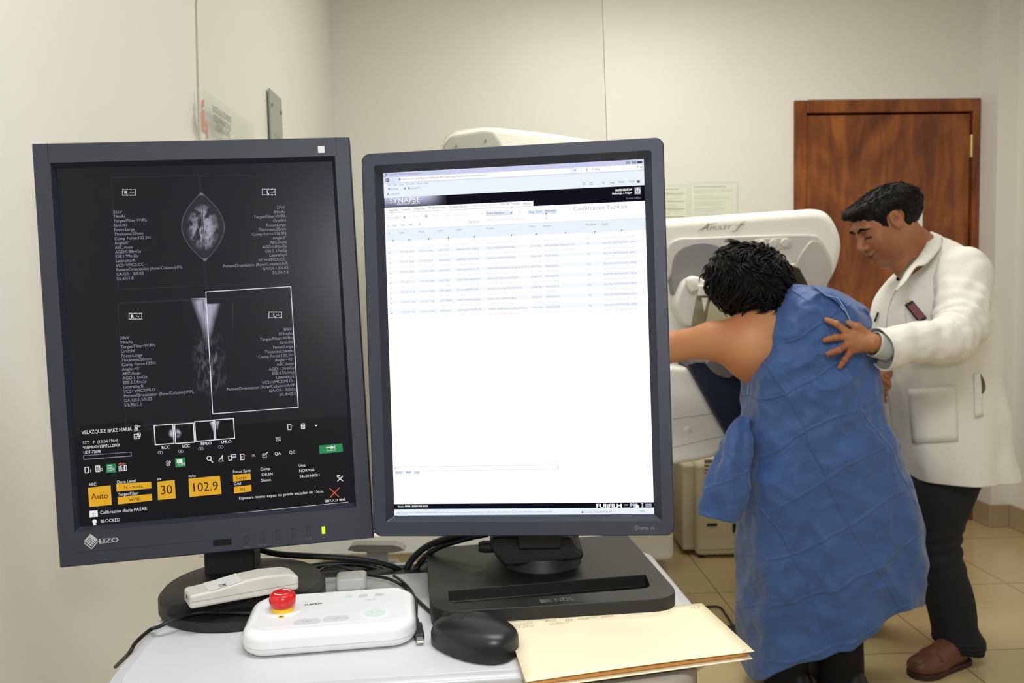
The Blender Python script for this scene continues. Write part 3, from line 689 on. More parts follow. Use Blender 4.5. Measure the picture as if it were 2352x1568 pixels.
# turned-back flap over the right shoulder, white seam along the open edge, bunched loose sleeve
def onG(px, py, off=.004): h, n_ = cast(gt, px, py, YP-.05); return h+Vector((0, -off, 0))
g = Geo()
fl = [[(1858, 655), (1905, 662), (1950, 682), (1990, 715)], [(1872, 664), (1912, 676), (1955, 705), (1998, 738)], [(1890, 677), (1925, 694), (1960, 728), (1994, 752)], [(1918, 686), (1934, 712), (1958, 744), (1985, 768)]]
N0 = 5; rows = [spline([onG(x, y, .010+.006*(i == 1)+(.004 if i == 2 else 0)) for x, y in r], 5) for i, r in enumerate(fl)]
for r in rows:
    for i, v in enumerate(r): v.y = min(v.y, YP-.06-.02*math.sin(i/len(r)*3)) if v.y > YP-.02 else v.y
cols = [spline([rows[j][i] for j in range(4)], 5) for i in range(len(rows[0]))]
m_ = len(cols[0]); g.add([v for c_ in cols for v in c_], [(i*m_+j, (i+1)*m_+j, (i+1)*m_+j+1, i*m_+j+1) for i in range(len(cols)-1) for j in range(m_-1)])
fp = g.build('gown_flap', M_gown, pat, smooth=180, solid=.002)
M_seam = mat('pale_seam', (150, 178, 220), .6)
g = Geo(); g.tube([onG(x, y, .003) for x, y in ((1808, 660), (1782, 703), (1762, 738), (1738, 795), (1722, 850), (1716, 905))], .0013, n=6); g.build('edge_seam', M_seam, gown)
g = Geo(); g.tube([cols[i][-1] for i in range(len(cols))][:6], .0012, n=6, sub=2); g.tube([onG(x, y, .017) for x, y in ((1890, 677), (1905, 681), (1920, 686), (1936, 712), (1948, 737))], .0013, n=6); g.build('flap_seam', M_seam, fp)
def wrS(p, t, s): return .012*fbm((p.x*14, p.y*14, p.z*12), 1, 3)+.006*math.sin(4*t+6*s)
pathloft('hanging_sleeve', [V(1712, 960, YP-.05), V(1696, 1010, YP-.07), V(1678, 1070, YP-.09), V(1664, 1130, YP-.10), V(1655, 1185, YP-.10)], [.018, .040, .048, .055, .058], M_gown, pat, wr=wrS)
# legs and shoes
YL = 2.40
def wrT(p, t, s): return .006*fbm((p.x*12, p.y*12, p.z*6), 1, 3)
def gz(x, Y, z): return (x, Y, z)
for nm, x1, x0, Yl in (('l', V(1790, 1050, YL)[0], V(1812, 1560, YL)[0], YL+.02), ('r', V(1925, 1050, YL)[0], V(1932, 1560, YL)[0], YL+.0)):
    w = .062
    ps = [gz(x1, Yl+.02, .72), gz((x1+x0)/2, Yl, .45), gz(x0, Yl, .25), gz(x0, Yl+.01, .03)]
    pathloft('trouser_leg', ps, [.09, .075, .062, .064], M_blk, pat, wr=wrT)
    sh = union([(ell((0, 0, .03), (.13, .042, .04)), 0), (ell((-.06, 0, .05), (.05, .038, .05)), .03)])
    Ms = frame((x0+.0, Yl+.04, 0), (-.35, .94, 0), (0, 0, 1)); f = local(sh, Ms)
    f2 = (lambda ff: lambda X, Y, Z: np.maximum(ff(X, Y, Z), .001-Z))(f)
    npobj('shoe', [sdf(f2, (x0-.17, Yl-.14, -.01), (x0+.17, Yl+.22, .12), .006)], M_black, pat)

# ================= technician =================
YT = 2.62
tec = empty('person', (P(2180, 1540, YT).x, YT, 0), 'person in a white lab coat and dark trousers, one hand on the blue gown', 'person')
def wrC(p, t, s):
    w = .008*fbm((p.x*6, p.y*6, p.z*4), 1, 3)
    w += .006*(.3-abs(noise.noise(Vector((p.x*8, p.y*8, p.z*5)))))*2
    w += .010*math.sin(5*t+3*fbm((p.x*3, p.y*3, p.z*1.5)))*min(1, max(0, s-.45)*2)
    return w
RC = [((2072, 640), (2155, 548), YT-.03, .07), ((2054, 650), (2192, 562), YT-.02, .115), ((2034, 672), (2232, 592), YT, .145), ((2020, 705), (2260, 640), YT, .16),
      ((2012, 745), (2274, 700), YT, .165), ((2008, 800), (2284, 790), YT, .165), ((2008, 860), (2288, 865), YT, .165), ((2022, 925), (2292, 930), YT, .17),
      ((2040, 990), (2298, 1000), YT, .175), ((2052, 1040), (2303, 1050), YT, .18), ((2066, 1088), (2307, 1087), YT, .18)]
coat = loft('lab_coat', RC, M_coat, tec, n=110, sub=10, wr=wrC, thick=.003)
ct = bvh(coat)
def onC(px, py, off=.003): h, n_ = cast(ct, px, py, YT-.1); return h+n_*off
def wrArm(p, t, s):
    e = math.exp(-((s-.5)/.16)**2); e2 = math.exp(-((s-.9)/.2)**2)
    return .007*fbm((p.x*14, p.y*14, p.z*14), 1, 3)*(1+.6*e)+.004*e*math.sin(s*95+2*t)+.0025*e2*math.sin(s*60+t)
sl = pathloft('coat_sleeve', [V(2196, 590, YT-.04), V(2206, 625, YT-.11), V(2208, 690, YT-.18), V(2205, 752, YT-.25), V(2168, 782, YT-.29), V(2105, 786, YT-.32), V(2022, 803, YT-.345)],
     [.030, .084, .074, .070, .063, .056, .057], M_coat, tec, n=60, sub=14, wr=wrArm, thick=.003)
pathloft('shirt_cuff', [V(2040, 799, YT-.342), V(2006, 790, YT-.352)], [.036, .034], M_coat2, tec, sub=4)
# collar and lapel
def strip(name, L, Rr, m, parent, off=.006, thick=.004, sub=6):
    a = spline([onC(x, y, off) for x, y in L], sub); b_ = spline([onC(x, y, off*1.6) for x, y in Rr], sub); vs = []; fs = []; K = 4
    for i in range(len(a)):
        for k in range(K+1): vs.append(a[i].lerp(b_[i], k/K)+Vector((0, -.006*math.sin(math.pi*k/K), 0)))
    for i in range(len(a)-1):
        for k in range(K): q = i*(K+1)+k; fs.append((q, q+1, q+K+2, q+K+1))
    g = Geo(); g.add(vs, fs); return g.build(name, m, parent, smooth=180, solid=thick)
yc = YT-.09
def C_(x, y, Y): return Vector(V(x, y, Y))
def ribbon(name, A, B, m, parent, thick=.004, sub=6, bow=.006):
    a = spline(A, sub); b_ = spline(B, sub); vs = []; fs = []; K = 4
    for i in range(len(a)):
        for k in range(K+1): vs.append(a[i].lerp(b_[i], k/K)+Vector((0, -bow*math.sin(math.pi*k/K), 0)))
    for i in range(len(a)-1):
        for k in range(K): q = i*(K+1)+k; fs.append((q, q+1, q+K+2, q+K+1))
    g = Geo(); g.add(vs, fs); return g.build(name, m, parent, smooth=180, solid=thick)
ribbon('collar', [C_(2137, 532, YT-.02), C_(2128, 560, YT-.085), C_(2108, 592, YT-.125), C_(2086, 618, YT-.15), C_(2072, 640, YT-.16), C_(2060, 664, YT-.165)],
       [C_(2166, 545, YT-.03), C_(2160, 570, YT-.11), C_(2128, 606, YT-.155), C_(2104, 612, YT-.175), C_(2082, 645, YT-.18), C_(2056, 668, YT-.17)], M_coat, coat)
ribbon('shirt_collar', [C_(2098, 592, YT-.10), C_(2080, 614, YT-.12), C_(2066, 632, YT-.125)], [C_(2106, 600, YT-.125), C_(2084, 624, YT-.14), C_(2064, 646, YT-.14)], mat('olive_shirt', (120, 116, 92), .8), tec, thick=.003)
g = Geo(); g.tube([onC(x, y, .001) for x, y in ((2058, 668), (2044, 700), (2036, 760), (2038, 850), (2044, 930), (2056, 1010), (2072, 1080))], .0016, n=6); g.build('front_seam', mat('coat_shade', (196, 192, 180), .85), coat)
# hip pocket, side vent, button
def patch(name, poly, m, parent, off=.004, thick=.003, res=9):
    tlp, trp, brp, blp = poly; vs = []; fs = []
    for i in range(res):
        for j in range(res):
            u, v = i/(res-1), j/(res-1); x = (tlp[0]*(1-u)+trp[0]*u)*(1-v)+(blp[0]*(1-u)+brp[0]*u)*v; y = (tlp[1]*(1-u)+trp[1]*u)*(1-v)+(blp[1]*(1-u)+brp[1]*u)*v
            vs.append(onC(x, y, off+(.012*math.sin(math.pi*u) if v < .15 and name == 'hip_pocket' else 0)))
    for i in range(res-1):
        for j in range(res-1): fs.append((i*res+j, (i+1)*res+j, (i+1)*res+j+1, i*res+j+1))
    g = Geo(); g.add(vs, fs); return g.build(name, m, parent, smooth=180, solid=thick)
patch('hip_pocket', [(2086, 893), (2196, 885), (2200, 1012), (2098, 1018)], M_coat, coat)
patch('vent_facing', [(2236, 858), (2249, 855), (2256, 955), (2238, 960)], M_coat, coat, .003)
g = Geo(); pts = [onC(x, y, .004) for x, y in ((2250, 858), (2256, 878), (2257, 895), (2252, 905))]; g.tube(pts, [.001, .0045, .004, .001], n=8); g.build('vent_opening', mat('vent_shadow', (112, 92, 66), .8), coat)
g = Geo(); p = onC(2027, 926, .004); g.lathe([(.001, -.008), (.008, -.006), (.008, .006), (.001, .008)], p, 12); g.build('button', M_coat2, coat)
patch('chest_pocket', [(2078, 712), (2150, 700), (2158, 790), (2088, 800)], M_coat, coat, .002)
# dosimeter badge clipped to the pocket: its own thing
p0 = onC(2090, 696, .016); p1 = onC(2119, 733, .020)
t = empty('dosimeter_badge', p0, 'black badge with a dull red label clipped on the white coat pocket', 'badge')
Xv = (p1-p0).normalized(); N = Vector((0, -1, 0)); Yv = N.cross(Xv).normalized(); N = Xv.cross(Yv)
Mb = Matrix(((Xv.x, Yv.x, N.x, p0.x), (Xv.y, Yv.y, N.y, p0.y), (Xv.z, Yv.z, N.z, p0.z), (0, 0, 0, 1))); L = (p1-p0).length
if N.y > 0: Mb = Mb @ Matrix.Rotation(math.pi, 4, 'X')
g = Geo(Mb); g.box((0, -.013, -.006), (L+.004, .013, .002)); g.build('case', M_dark, t, bevel=.002)
g = Geo(Mb); g.box((.010, -.0105, .002), (L-.002, .0105, .003)); g.build('red_label', mat('dull_red_label', (122, 64, 72), .5), t, smooth=0)
g = Geo(Mb); g.box((-.008, -.005, -.003), (.002, .006, .006)); g.build('clip', M_brass, t, bevel=.001)
g = Geo(); a = onC(2083, 693, .006); g.tube([a, a.lerp(p0, .5)+Vector((0, 0, .002)), p0], .0008, n=6); g.build('pin', M_paper, t)
g = Geo(); pp = [onC(2012, 738, .004), onC(2021, 718, .006)]; g.tube(pp, .003, n=8, sub=1)
tag(g.build('pen', M_dark), 'dark pen clipped at the front edge of the white coat', 'pen')

# head, built in its own frame
fw_ = Vector((-.862, -.10, -.497)); up_ = Vector((-.49, 0, .87)); MH = frame((0, 0, 0), fw_, up_)
HO = Vector(V(2058, 502, YT-.11)) - MH.to_3x3() @ Vector((-.012, .080, -.006)); MH = frame(HO, fw_, up_)
hs = union([
    (ell((-.026, 0, .012), (.101, .076, .082)), 0),
    (ell((.032, 0, -.030), (.060, .061, .080)), .03),
    (ell((.030, 0, -.086), (.054, .052, .038)), .028),
    (ell((.072, 0, -.112), (.018, .020, .016)), .02),
    (ell((.050, .038, -.048), (.032, .026, .034)), .02), (ell((.050, -.038, -.048), (.032, .026, .034)), .02),
    (cap3((.078, -.030, .010), (.078, .030, .010), .014), .015),
    (ell((.089, .030, -.012), (.014, .016, .011)), -.010), (ell((.089, -.030, -.012), (.014, .016, .011)), -.010),
    (ell((.073, .030, -.013), (.0155, .016, .0125)), .004), (ell((.073, -.030, -.013), (.0155, .016, .0125)), .004),
    (cap3((.087, 0, -.002), (.110, 0, -.040), .0085, .0115), .012),
    (ell((.108, 0, -.044), (.014, .0125, .0105)), .006),
    (ell((.095, .013, -.048), (.012, .0085, .009)), .004), (ell((.095, -.013, -.048), (.012, .0085, .009)), .004),
    (ell((.084, 0, -.074), (.015, .027, .016)), .010),
    (cap3((.094, -.017, -.074), (.094, .017, -.074), .0052), .004), (cap3((.091, -.014, -.084), (.091, .014, -.084), .0065), .004),
    (cap3((.1015, -.016, -.0788), (.1015, .016, -.0788), .0022), -.003), (cap3((.098, .016, -.0785), (.084, .028, -.072), .0024), -.003),
    (ell((-.012, .076, -.006), (.019, .012, .031)), .004), (ell((-.008, .088, -.003), (.011, .008, .020)), -.004), (ell((-.017, .083, .004), (.006, .006, .015)), .002),
    (ell((-.012, -.075, -.006), (.019, .010, .031)), .004),
])
def neckf(X, Y, Z): return X
NB = Vector(V(2135, 600, YT-.01)); NT = MH @ Vector((-.035, 0, -.055))
_hs = hs; hs = lambda X, Y, Z: _hs(np.where(X > 0, X/.81, X/1.12), Y, np.where(Z > 0, Z/.93, Z))
full = union([(local(hs, MH), 0), (cap3(tuple(NT), tuple(NB), .058, .068), .03), (cap3(tuple(MH @ Vector((.02, 0, -.08))), V(2092, 612, YT-.03), .035, .05), .03)])
hv1 = sdf(full, (HO.x-.19, HO.y-.17, HO.z-.19), (HO.x+.22, HO.y+.19, HO.z+.17), .0026)
# torso, arms and legs under the clothes, coarse
tb_ = union([
    (cap3(V(2135, 600, YT), V(2150, 660, YT), .06, .09), 0), (ell(V(2150, 740, YT), (.12, .115, .2)), .05), (ell(V(2170, 930, YT), (.125, .12, .2)), .06), (ell(V(2160, 1060, YT), (.12, .11, .13)), .05),
    (cap3(V(2190, 640, YT-.08), V(2200, 755, YT-.24), .052, .045), .03), (cap3(V(2200, 755, YT-.24), V(2010, 790, YT-.35), .042, .028), .02),
    (cap3(V(2180, 640, YT+.08), V(2110, 800, YT+.14), .05, .044), .03), (cap3(V(2110, 800, YT+.14), V(2030, 872, YT-.02), .04, .028), .02)])
a_ = V(1990, 1150, YT); b2_ = V(2290, 580, YT)
hv2 = sdf(tb_, (a_[0], YT-.42, a_[2]), (b2_[0], YT+.24, b2_[2]), .009)
# left hand spread on the gown
def hand_joint(px, py, r): h, n_ = cast(gt, px, py, YP-.1); return h+Vector((0, -r*.9, 0))
def T_(p): return tuple(p)
K = {}
fing = [  # tip, pip, knuckle, radii
    ((1893, 734), (1916, 743), (1941, 760), .0088), ((1889, 781), (1914, 774), (1945, 774), .0095), ((1896, 812), (1921, 803), (1946, 792), .0092), ((1923, 842), (1936, 824), (1952, 808), .0082)]
it = []
wr_ = Vector(V(2004, 788, YT-.355))
pc = Vector(V(1972, 782, 2.2)); hp, _n2 = cast(gt, 1965, 782, YP-.1)
palmY = hp.y-.017
pal = Vector(V(1968, 784, palmY))
it.append((ell(tuple(pal), (.034, .014, .031)), 0))
for (tp, md, kn, r) in fing:
    k_ = Vector(V(kn[0], kn[1], palmY+.002)); m0 = hand_joint(md[0], md[1], r); m0.y = min(m0.y, palmY+.012)-.006; t0 = hand_joint(tp[0]+3, tp[1], r)
    t0.y = max(min(t0.y, palmY+.035), palmY-.01)
    it.append((cap3(T_(Vector(V(1988, 786, palmY)).lerp(k_, .45)), T_(k_), .0125, r*1.12), .010)); it.append((cap3(T_(k_), T_(m0), r*1.08, r*.98), .004))
    mm_ = m0.lerp(t0, .55); it.append((cap3(T_(m0), T_(mm_), r*.98, r*.88), .003)); it.append((cap3(T_(mm_), T_(t0), r*.9, r*.78), .003)); it.append((ell(T_(m0+Vector((0, -.002, 0))), (r*1.02, r*.95, r*1.02)), .003))
tb1 = Vector(V(1986, 768, palmY)); tb2 = Vector(V(1968, 750, palmY-.004)); tb3 = Vector(V(1950, 741, palmY+.004))
it.append((cap3(T_(tb1), T_(tb2), .0155, .0115), .010)); it.append((cap3(T_(tb2), T_(tb3), .0112, .009), .004))
it.append((cap3(T_(Vector(V(1988, 786, palmY))), T_(wr_), .024, .024), .016)); it.append((cap3(T_(wr_), V(2030, 792, YT-.345), .024, .027), .01))
hh = sdf(union(it), (V(1880, 700, 2.3)[0]-.01, palmY-.06, V(1900, 860, 2.3)[2]), (V(2035, 700, 2.3)[0], palmY+.09, V(1900, 712, 2.3)[2]), .0022)
# right hand, half closed, beyond the coat front
rh = Vector(V(2012, 875, YT-.13)); it = [(ell(T_(rh), (.022, .020, .034)), 0)]
for k in range(4):
    a0_ = rh+Vector((.012-.002*k, -.014, .020-.017*k)); a1_ = a0_+Vector((-.018, -.022, -.008)); a2_ = a1_+Vector((.020, -.006, -.014))
    it += [(cap3(T_(a0_), T_(a1_), .0098, .0088), .004), (cap3(T_(a1_), T_(a2_), .0088, .0075), .003)]
it.append((cap3(T_(rh+Vector((.0, -.01, .028))), T_(rh+Vector((.020, -.026, .012))), .012, .009), .006)); it.append((cap3(T_(rh+Vector((.020, -.026, .012))), T_(rh+Vector((.026, -.030, -.012))), .009, .008), .004))
it.append((cap3(T_(rh+Vector((.01, .02, .02))), V(2045, 850, YT-.03), .024, .027), .01))
rhm = sdf(union(it), T_(rh-Vector((.08, .08, .09))), T_(rh+Vector((.08, .12, .09))), .0026)
MHi = np.array(MH.inverted())
def skinM(Vv):
    n = np.array([noise.noise(Vector(v)*14) for v in Vv]); base = np.array(lin((176, 118, 80))); dk = np.array(lin((158, 98, 64))); t = np.clip(.5+n, 0, 1)[:, None]; c = base*(1-t)+dk*t
    L = Vv @ MHi[:3, :3].T+MHi[:3, 3]; x, y, z = L.T; x = np.where(x > 0, x/.81, x/1.12); ay = np.abs(y)
    inh = (np.abs(x) < .14) & (ay < .1) & (np.abs(z) < .13)
    def blend(mask, col, k=1.):
        nonlocal c; m = (np.clip(mask, 0, 1)*k*inh)[:, None]; c = c*(1-m)+np.array(lin(col))*m
    blend(1.3-np.sqrt(((ay-.0)/.021)**2+((z+.079)/.0098)**2)*1.0-(x < .075)*3, (138, 72, 60), .8)       # lips
    blend(1.6-np.abs(z+.0788)/.0018-np.maximum(ay-.018, 0)/.003-(x < .08)*3, (62, 28, 24), .9)
    blend(1.6-np.abs(z+.0195+.12*(ay-.03)**2/.03)/.0032-np.maximum(np.abs(ay-.030)-.014, 0)/.002-(x < .06)*3, (26, 16, 14), .95)     # lash line
    blend(1.3-np.sqrt(((ay-.030)/.018)**2+((z+.008)/.011)**2)-(x < .06)*3, (126, 78, 54), .6)
    blend(1.2-np.sqrt(((ay-.012)/.005)**2+((z+.054)/.003)**2)-(x < .09)*3, (70, 36, 26), .7)
    blend(1.2-np.sqrt(((ay-.085)/.02)**2+((x+.010)/.010)**2+((z+.006)/.016)**2)-(ay < .072)*3, (150, 84, 62), .6)
    blend(np.clip((-.064-z)/.02, 0, 1)*(x > .0)*np.clip((.09-z)/.05, 0, 1), (128, 88, 66), .28)         # shaved jaw
    return c
npobj('body', [hv1, hv2, hh, rhm], M_skinM, tec, skinM)
# hair and eyebrows
def hairM(X, Y, Z):
    Z = np.where(Z > 0, Z/.92, Z)
    X = np.where(X > 0, X/.81, X/1.12)
    f = ell((-.032, 0, .014), (.110, .086, .088))(X, Y, Z)
    f = smin(f, ell((.058, .0, .070), (.048, .056, .021), Matrix.Rotation(.25, 3, 'Y')), .025) if False else smin(f, ell((.056, .0, .070), (.050, .056, .022))(X, Y, Z), .025)
    front = X-np.interp(Z, [-.03, -.012, -.005, .0125, .029, .049, .060], [.020, .026, .036, .044, .066, .080, .16])
    side = np.interp(X, [-.14, -.087, -.057, -.038, -.028, .006, .010], [-.078, -.072, -.064, -.040, .0, .0, -.014])-Z
    side = np.minimum(side, .2)
    ear = .029-np.sqrt((X+.012)**2+(Z+.006)**2)-np.clip(.066-np.abs(Y), 0, 1)*3
    f = -smin(-f, -front, .005); f = -smin(-f, -side, .005); f = -smin(-f, -ear, .004)
    return f+.0012*np.sin(X*150+Y*90)*np.sin(Y*170+Z*60)+.0010*np.sin(X*60+Y*310)
hm = sdf(local(hairM, MH), (HO.x-.19, HO.y-.17, HO.z-.17), (HO.x+.19, HO.y+.17, HO.z+.18), .0028)
bt = BVHTree.FromPolygons([Vector(v) for v in hm[0]], [tuple(int(i) for i in f) for f in hm[1]])
g = Geo(); R3 = MH.to_3x3(); cc = MH @ Vector((-.03, 0, .015))
for k in range(1100):
    d = Vector(rng.normal(size=3)).normalized(); dl = R3.inverted() @ d
    if dl.z < -.45 or dl.x > .75: continue
    h = bt.ray_cast(cc+d*.2, -d)
    if h[0] is None: continue
    p, nn = h[0], h[1]
    if nn.dot(d) < 0: nn = -nn
    lp = MH.inverted() @ p; top = max(0, min(1, (lp.z-.03)/.04))
    sw = R3 @ Vector((.9*top-.35, .15*rng.normal(), -1+1.0*top)); tg = (sw-nn*sw.dot(nn)).normalized(); L = .009+.010*rng.random()+.006*top
    if lp.z < .03: L *= .6
    g.tube([p-nn*.002, p+tg*L*.5+nn*.0022, p+tg*L+nn*.0008], [.0012, .0014, .0003], n=4, sub=2, cap=False)
k = len(hm[0]); me = bpy.data.meshes.new('hair'); me.from_pydata(hm[0].tolist()+[tuple(v) for v in g.v], [], [tuple(int(i) for i in f) for f in hm[1]]+[tuple(i+k for i in f) for f in g.f])
me.materials.append(M_hairD); me.polygons.foreach_set('use_smooth', [True]*len(me.polygons)); link(bpy.data.objects.new('hair', me), tec)
_hb = BVHTree.FromPolygons([Vector(v) for v in hv1[0]], [tuple(int(i) for i in f) for f in hv1[1]])
for s_ in (1, -1):
    pts = []
    for yy, zz in ((.010, .004), (.020, .010), (.030, .0125), (.040, .010), (.049, .003)):
        h = _hb.ray_cast(MH @ Vector((.2, s_*yy, zz)), MH.to_3x3() @ Vector((-1, 0, 0)))
        if h[0] is not None: pts.append(h[0]+h[1].normalized()*.0006*(1 if h[1].dot(MH.to_3x3() @ Vector((1, 0, 0))) > 0 else -1))
    g = Geo(); g.tube(pts, [.0026, .0042, .0046, .0038, .0012][:len(pts)], n=8, sub=5); g.build('eyebrow', M_hairD, tec, smooth=180)
# trousers
def wrP(p, t, s): return .006*fbm((p.x*10, p.y*10, p.z*6), 1, 3)+.005*math.exp(-((s-.93)/.06)**2)*math.sin(s*180+t)+.004*math.exp(-((s-.42)/.1)**2)*math.sin(s*90+2*t)
YG = YT-.02
RT = [((2092, 1055), (2246, 1055), YG+.01, .10), ((2080, 1092), (2243, 1094), YG, .115), ((2078, 1150), (2218, 1150), YG, .11), ((2088, 1200), (2201, 1200), YG, .095), ((2098, 1245), (2197, 1238), YG, .08), ((2106, 1290), (2203, 1282), YG, .078),
      ((2118, 1349), (2221, 1345), YG, .075), ((2138, 1407), (2232, 1400), YG, .072), ((2146, 1440), (2236, 1432), YG, .072), ((2150, 1465), (2253, 1464), YG, .074), ((2158, 1480), (2252, 1492), YG, .074)]
loft('trouser_leg', RT, M_trou, tec, n=60, sub=8, wr=wrP, thick=.003)
f2x = V(1990, 1400, 2.85)[0]
pathloft('trouser_leg', [V(2120, 1075, YT+.07), (V(2060, 1200, YT+.12)[0], YT+.13, .50), (f2x+.03, YT+.20, .25), (f2x, YT+.24, .06)], [.10, .085, .066, .066], M_trou, tec, wr=wrT)
# shoes
def shoe(ax, ay, dirv, name='shoe'):
    Ms = frame((ax, ay, 0), dirv, (0, 0, 1))
    up = union([(ell((.05, 0, .032), (.075, .044, .036)), 0), (ell((-.05, 0, .045), (.065, .036, .048)), .03), (cap3((-.03, 0, .06), (.03, 0, .05), .032, .028), .03), (ell((.095, -.004, .03), (.045, .040, .026)), .02)])
    f = local(up, Ms); ff = lambda X, Y, Z: np.maximum(f(X, Y, Z), .014-Z)
    o = npobj(name, [sdf(ff, (ax-.19, ay-.19, 0), (ax+.19, ay+.19, .13), .005)], M_shoe, tec)
    out = smoothpoly([(.142, 0), (.125, .032), (.08, .046), (.02, .040), (-.05, .038), (-.10, .032), (-.118, 0), (-.10, -.032), (-.05, -.038), (.02, -.042), (.08, -.046), (.125, -.034)], 4)
    g = Geo(Ms); g.prism(out, 0, .018, 2); g.build('sole', M_sole, o, bevel=.003)
    g = Geo(Ms); g.tube([(.055, .040, .052), (.052, .018, .069), (.052, -.018, .069), (.055, -.040, .052)], .004, n=8); g.build('strap', M_shoe, o)
h0 = G(2232, 1528, 0); t0 = G(2122, 1566, 0); dv = (t0-h0); dv.z = 0
shoe((h0.x+t0.x)/2+.0, (h0.y+t0.y)/2+.035, dv.normalized())
shoe(f2x-.03, YT+.25, (-.85, -.5, 0))
# ------------------------------------------------------------ console table
M_top = mat('light_grey_laminate', (202, 202, 204), .35, bump=.03, bscale=500)
M_rim = mat('pale_rim_plastic', (192, 192, 194), .3)
M_cons = mat('warm_grey_plastic', (136, 126, 114), .5)
M_mon1 = mat('charcoal_bezel_plastic', (44, 47, 57), .5, bump=.12, bscale=1500)
M_mon2 = mat('slate_bezel_plastic', (45, 49, 61), .5, bump=.12, bscale=1500)
M_stand = mat('matt_black_plastic', (24, 24, 25), .5, bump=.08, bscale=1200)
M_stand2 = mat('textured_black_plastic', (27, 27, 25), .5, bump=.15, bscale=1500)
M_gloss = mat('glossy_black', (10, 10, 12), .15)
TZ = .83; ta_ = math.radians(5.5); tx = Vector((math.cos(ta_), math.sin(ta_), 0)); ty = Vector((-math.sin(ta_), math.cos(ta_), 0))
MT = Matrix(((tx.x, ty.x, 0, 0), (tx.y, ty.y, 0, 0), (0, 0, 1, 0), (0, 0, 0, 1)))
TA0, TA1, TB0, TB1 = -.341, .315, .818, 1.195
tab = empty('console_table', MT @ Vector((-.01, 1.0, 0)), 'light grey console table with rounded corners under the two monitors', 'table')
g = Geo(MT); g.prism(rrect(TA0, TB0, TA1, TB1, [.03, .03, .055, .10], 8), TZ-.022, TZ-.0006, 2); g.build('tabletop', M_rim, tab, bevel=.006, seg=3)
g = Geo(MT); g.prism(rrect(TA0+.014, TB0+.012, TA1-.014, TB1-.014, [.02, .02, .042, .088], 8), TZ-.004, TZ, 2); g.build('top_inlay', M_top, tab, bevel=.0006, seg=1)
g = Geo(MT); g.prism(rrect(TA0+.035, TB0+.05, TA1-.03, TB1-.01, .03, 6), .09, TZ-.022, 2); g.build('cabinet', M_rim, tab, bevel=.004)
g = Geo(MT); g.prism(rrect(.088, TB0-.034, .272, TB0+.10, [.02, .02, .03, .06], 8), TZ-.060, TZ-.004, 2); g.build('front_handle', M_cons, tab, bevel=.012, seg=4)
for a in (TA0+.07, TA1-.07):
    for b_ in (TB0+.09, TB1-.05):
        q = MT @ Vector((a, b_, 0)); g = Geo(Matrix.Translation((q.x, q.y, .032)) @ Matrix.Rotation(math.pi/2, 4, 'Y')); g.lathe([(.032, -.012), (.032, .012)], n=20); cw = g.build('caster', M_black, tab)
        g = Geo(); g.box((q.x-.018, q.y-.018, .05), (q.x+.018, q.y+.018, .09)); g.build('caster_fork', M_dgrey, cw, bevel=.003)
# cable slot in the back of the top
g = Geo(MT); sa = G(700, 1322, TZ); sb = G(975, 1300, TZ); Mi = MT.inverted(); sa, sb = Mi @ sa, Mi @ sb
g.box((sa.x, TB1-.055, TZ-.004), (sb.x+.02, TB1-.018, TZ+.0006)); g.build('cable_slot', M_dark, tab, smooth=0)

# ------------------------------------------------------------ monitor frames
def mframe(v):
    y, t, r = v[3:]; X = Vector((math.cos(y), math.sin(y), 0)); N = Vector((math.sin(y), -math.cos(y), 0)); Z = Vector((0, 0, 1))
    N2 = N*math.cos(t)+Z*math.sin(t); Z2 = Z*math.cos(t)-N*math.sin(t); X3 = X*math.cos(r)+Z2*math.sin(r); Z3 = Z2*math.cos(r)-X*math.sin(r)
    return Matrix(((X3.x, -N2.x, Z3.x, v[0]), (X3.y, -N2.y, Z3.y, v[1]), (X3.z, -N2.z, Z3.z, v[2]), (0, 0, 0, 1)))
K1 = mframe((-0.37521, 1.02341, 1.16623, 0.15676, 0.05229, 0.03196)); K2 = mframe((0.00565, 1.00625, 1.15891, -0.11245, 0.04641, 0.01772))
def onm(Mx, px, py, off=0.):                  # local x,z on the plane y=-off of the monitor
    N = -(Mx.to_3x3() @ Vector((0, 1, 0))); O = Mx.translation+N*off; p = hit(px, py, N, O.dot(N)); return Mx.inverted() @ p
def ringf(g, A, B, y0, y1, mi=0):             # two outlines of equal count joined by faces
    n = len(A); vs = [(p[0], y0, p[1]) for p in A]+[(p[0], y1, p[1]) for p in B]
    g.add(vs, [(i, (i+1) % n, n+(i+1) % n, n+i) for i in range(n)], mi)
M_chamf = mat('dark_chamfer', (34, 37, 48), .35)
def bezel(Mx, out, ro, inn, ri, scr, m, par, depth=.03, fr=.009):
    g = Geo(Mx); O0 = rrect(*out, ro, 6); O1 = rrect(out[0]+.0015, out[1]+.0015, out[2]-.0015, out[3]-.0015, ro, 6); I = rrect(*inn, ri, 6); I2 = rrect(*scr, .0004, 6)
    ringf(g, O0, O0, depth, -fr+.002); ringf(g, O0, O1, -fr+.002, -fr); ringf(g, O1, I, -fr, -fr); ringf(g, I, I, -fr, -fr+.0015); ringf(g, I, I2, -fr+.0015, .0005, 1)
    o = g.build('bezel', [m, M_chamf], par, smooth=30); return o
SW1, SH1, SW2, SH2 = .3249/2, .4332/2, .3187/2, .4249/2

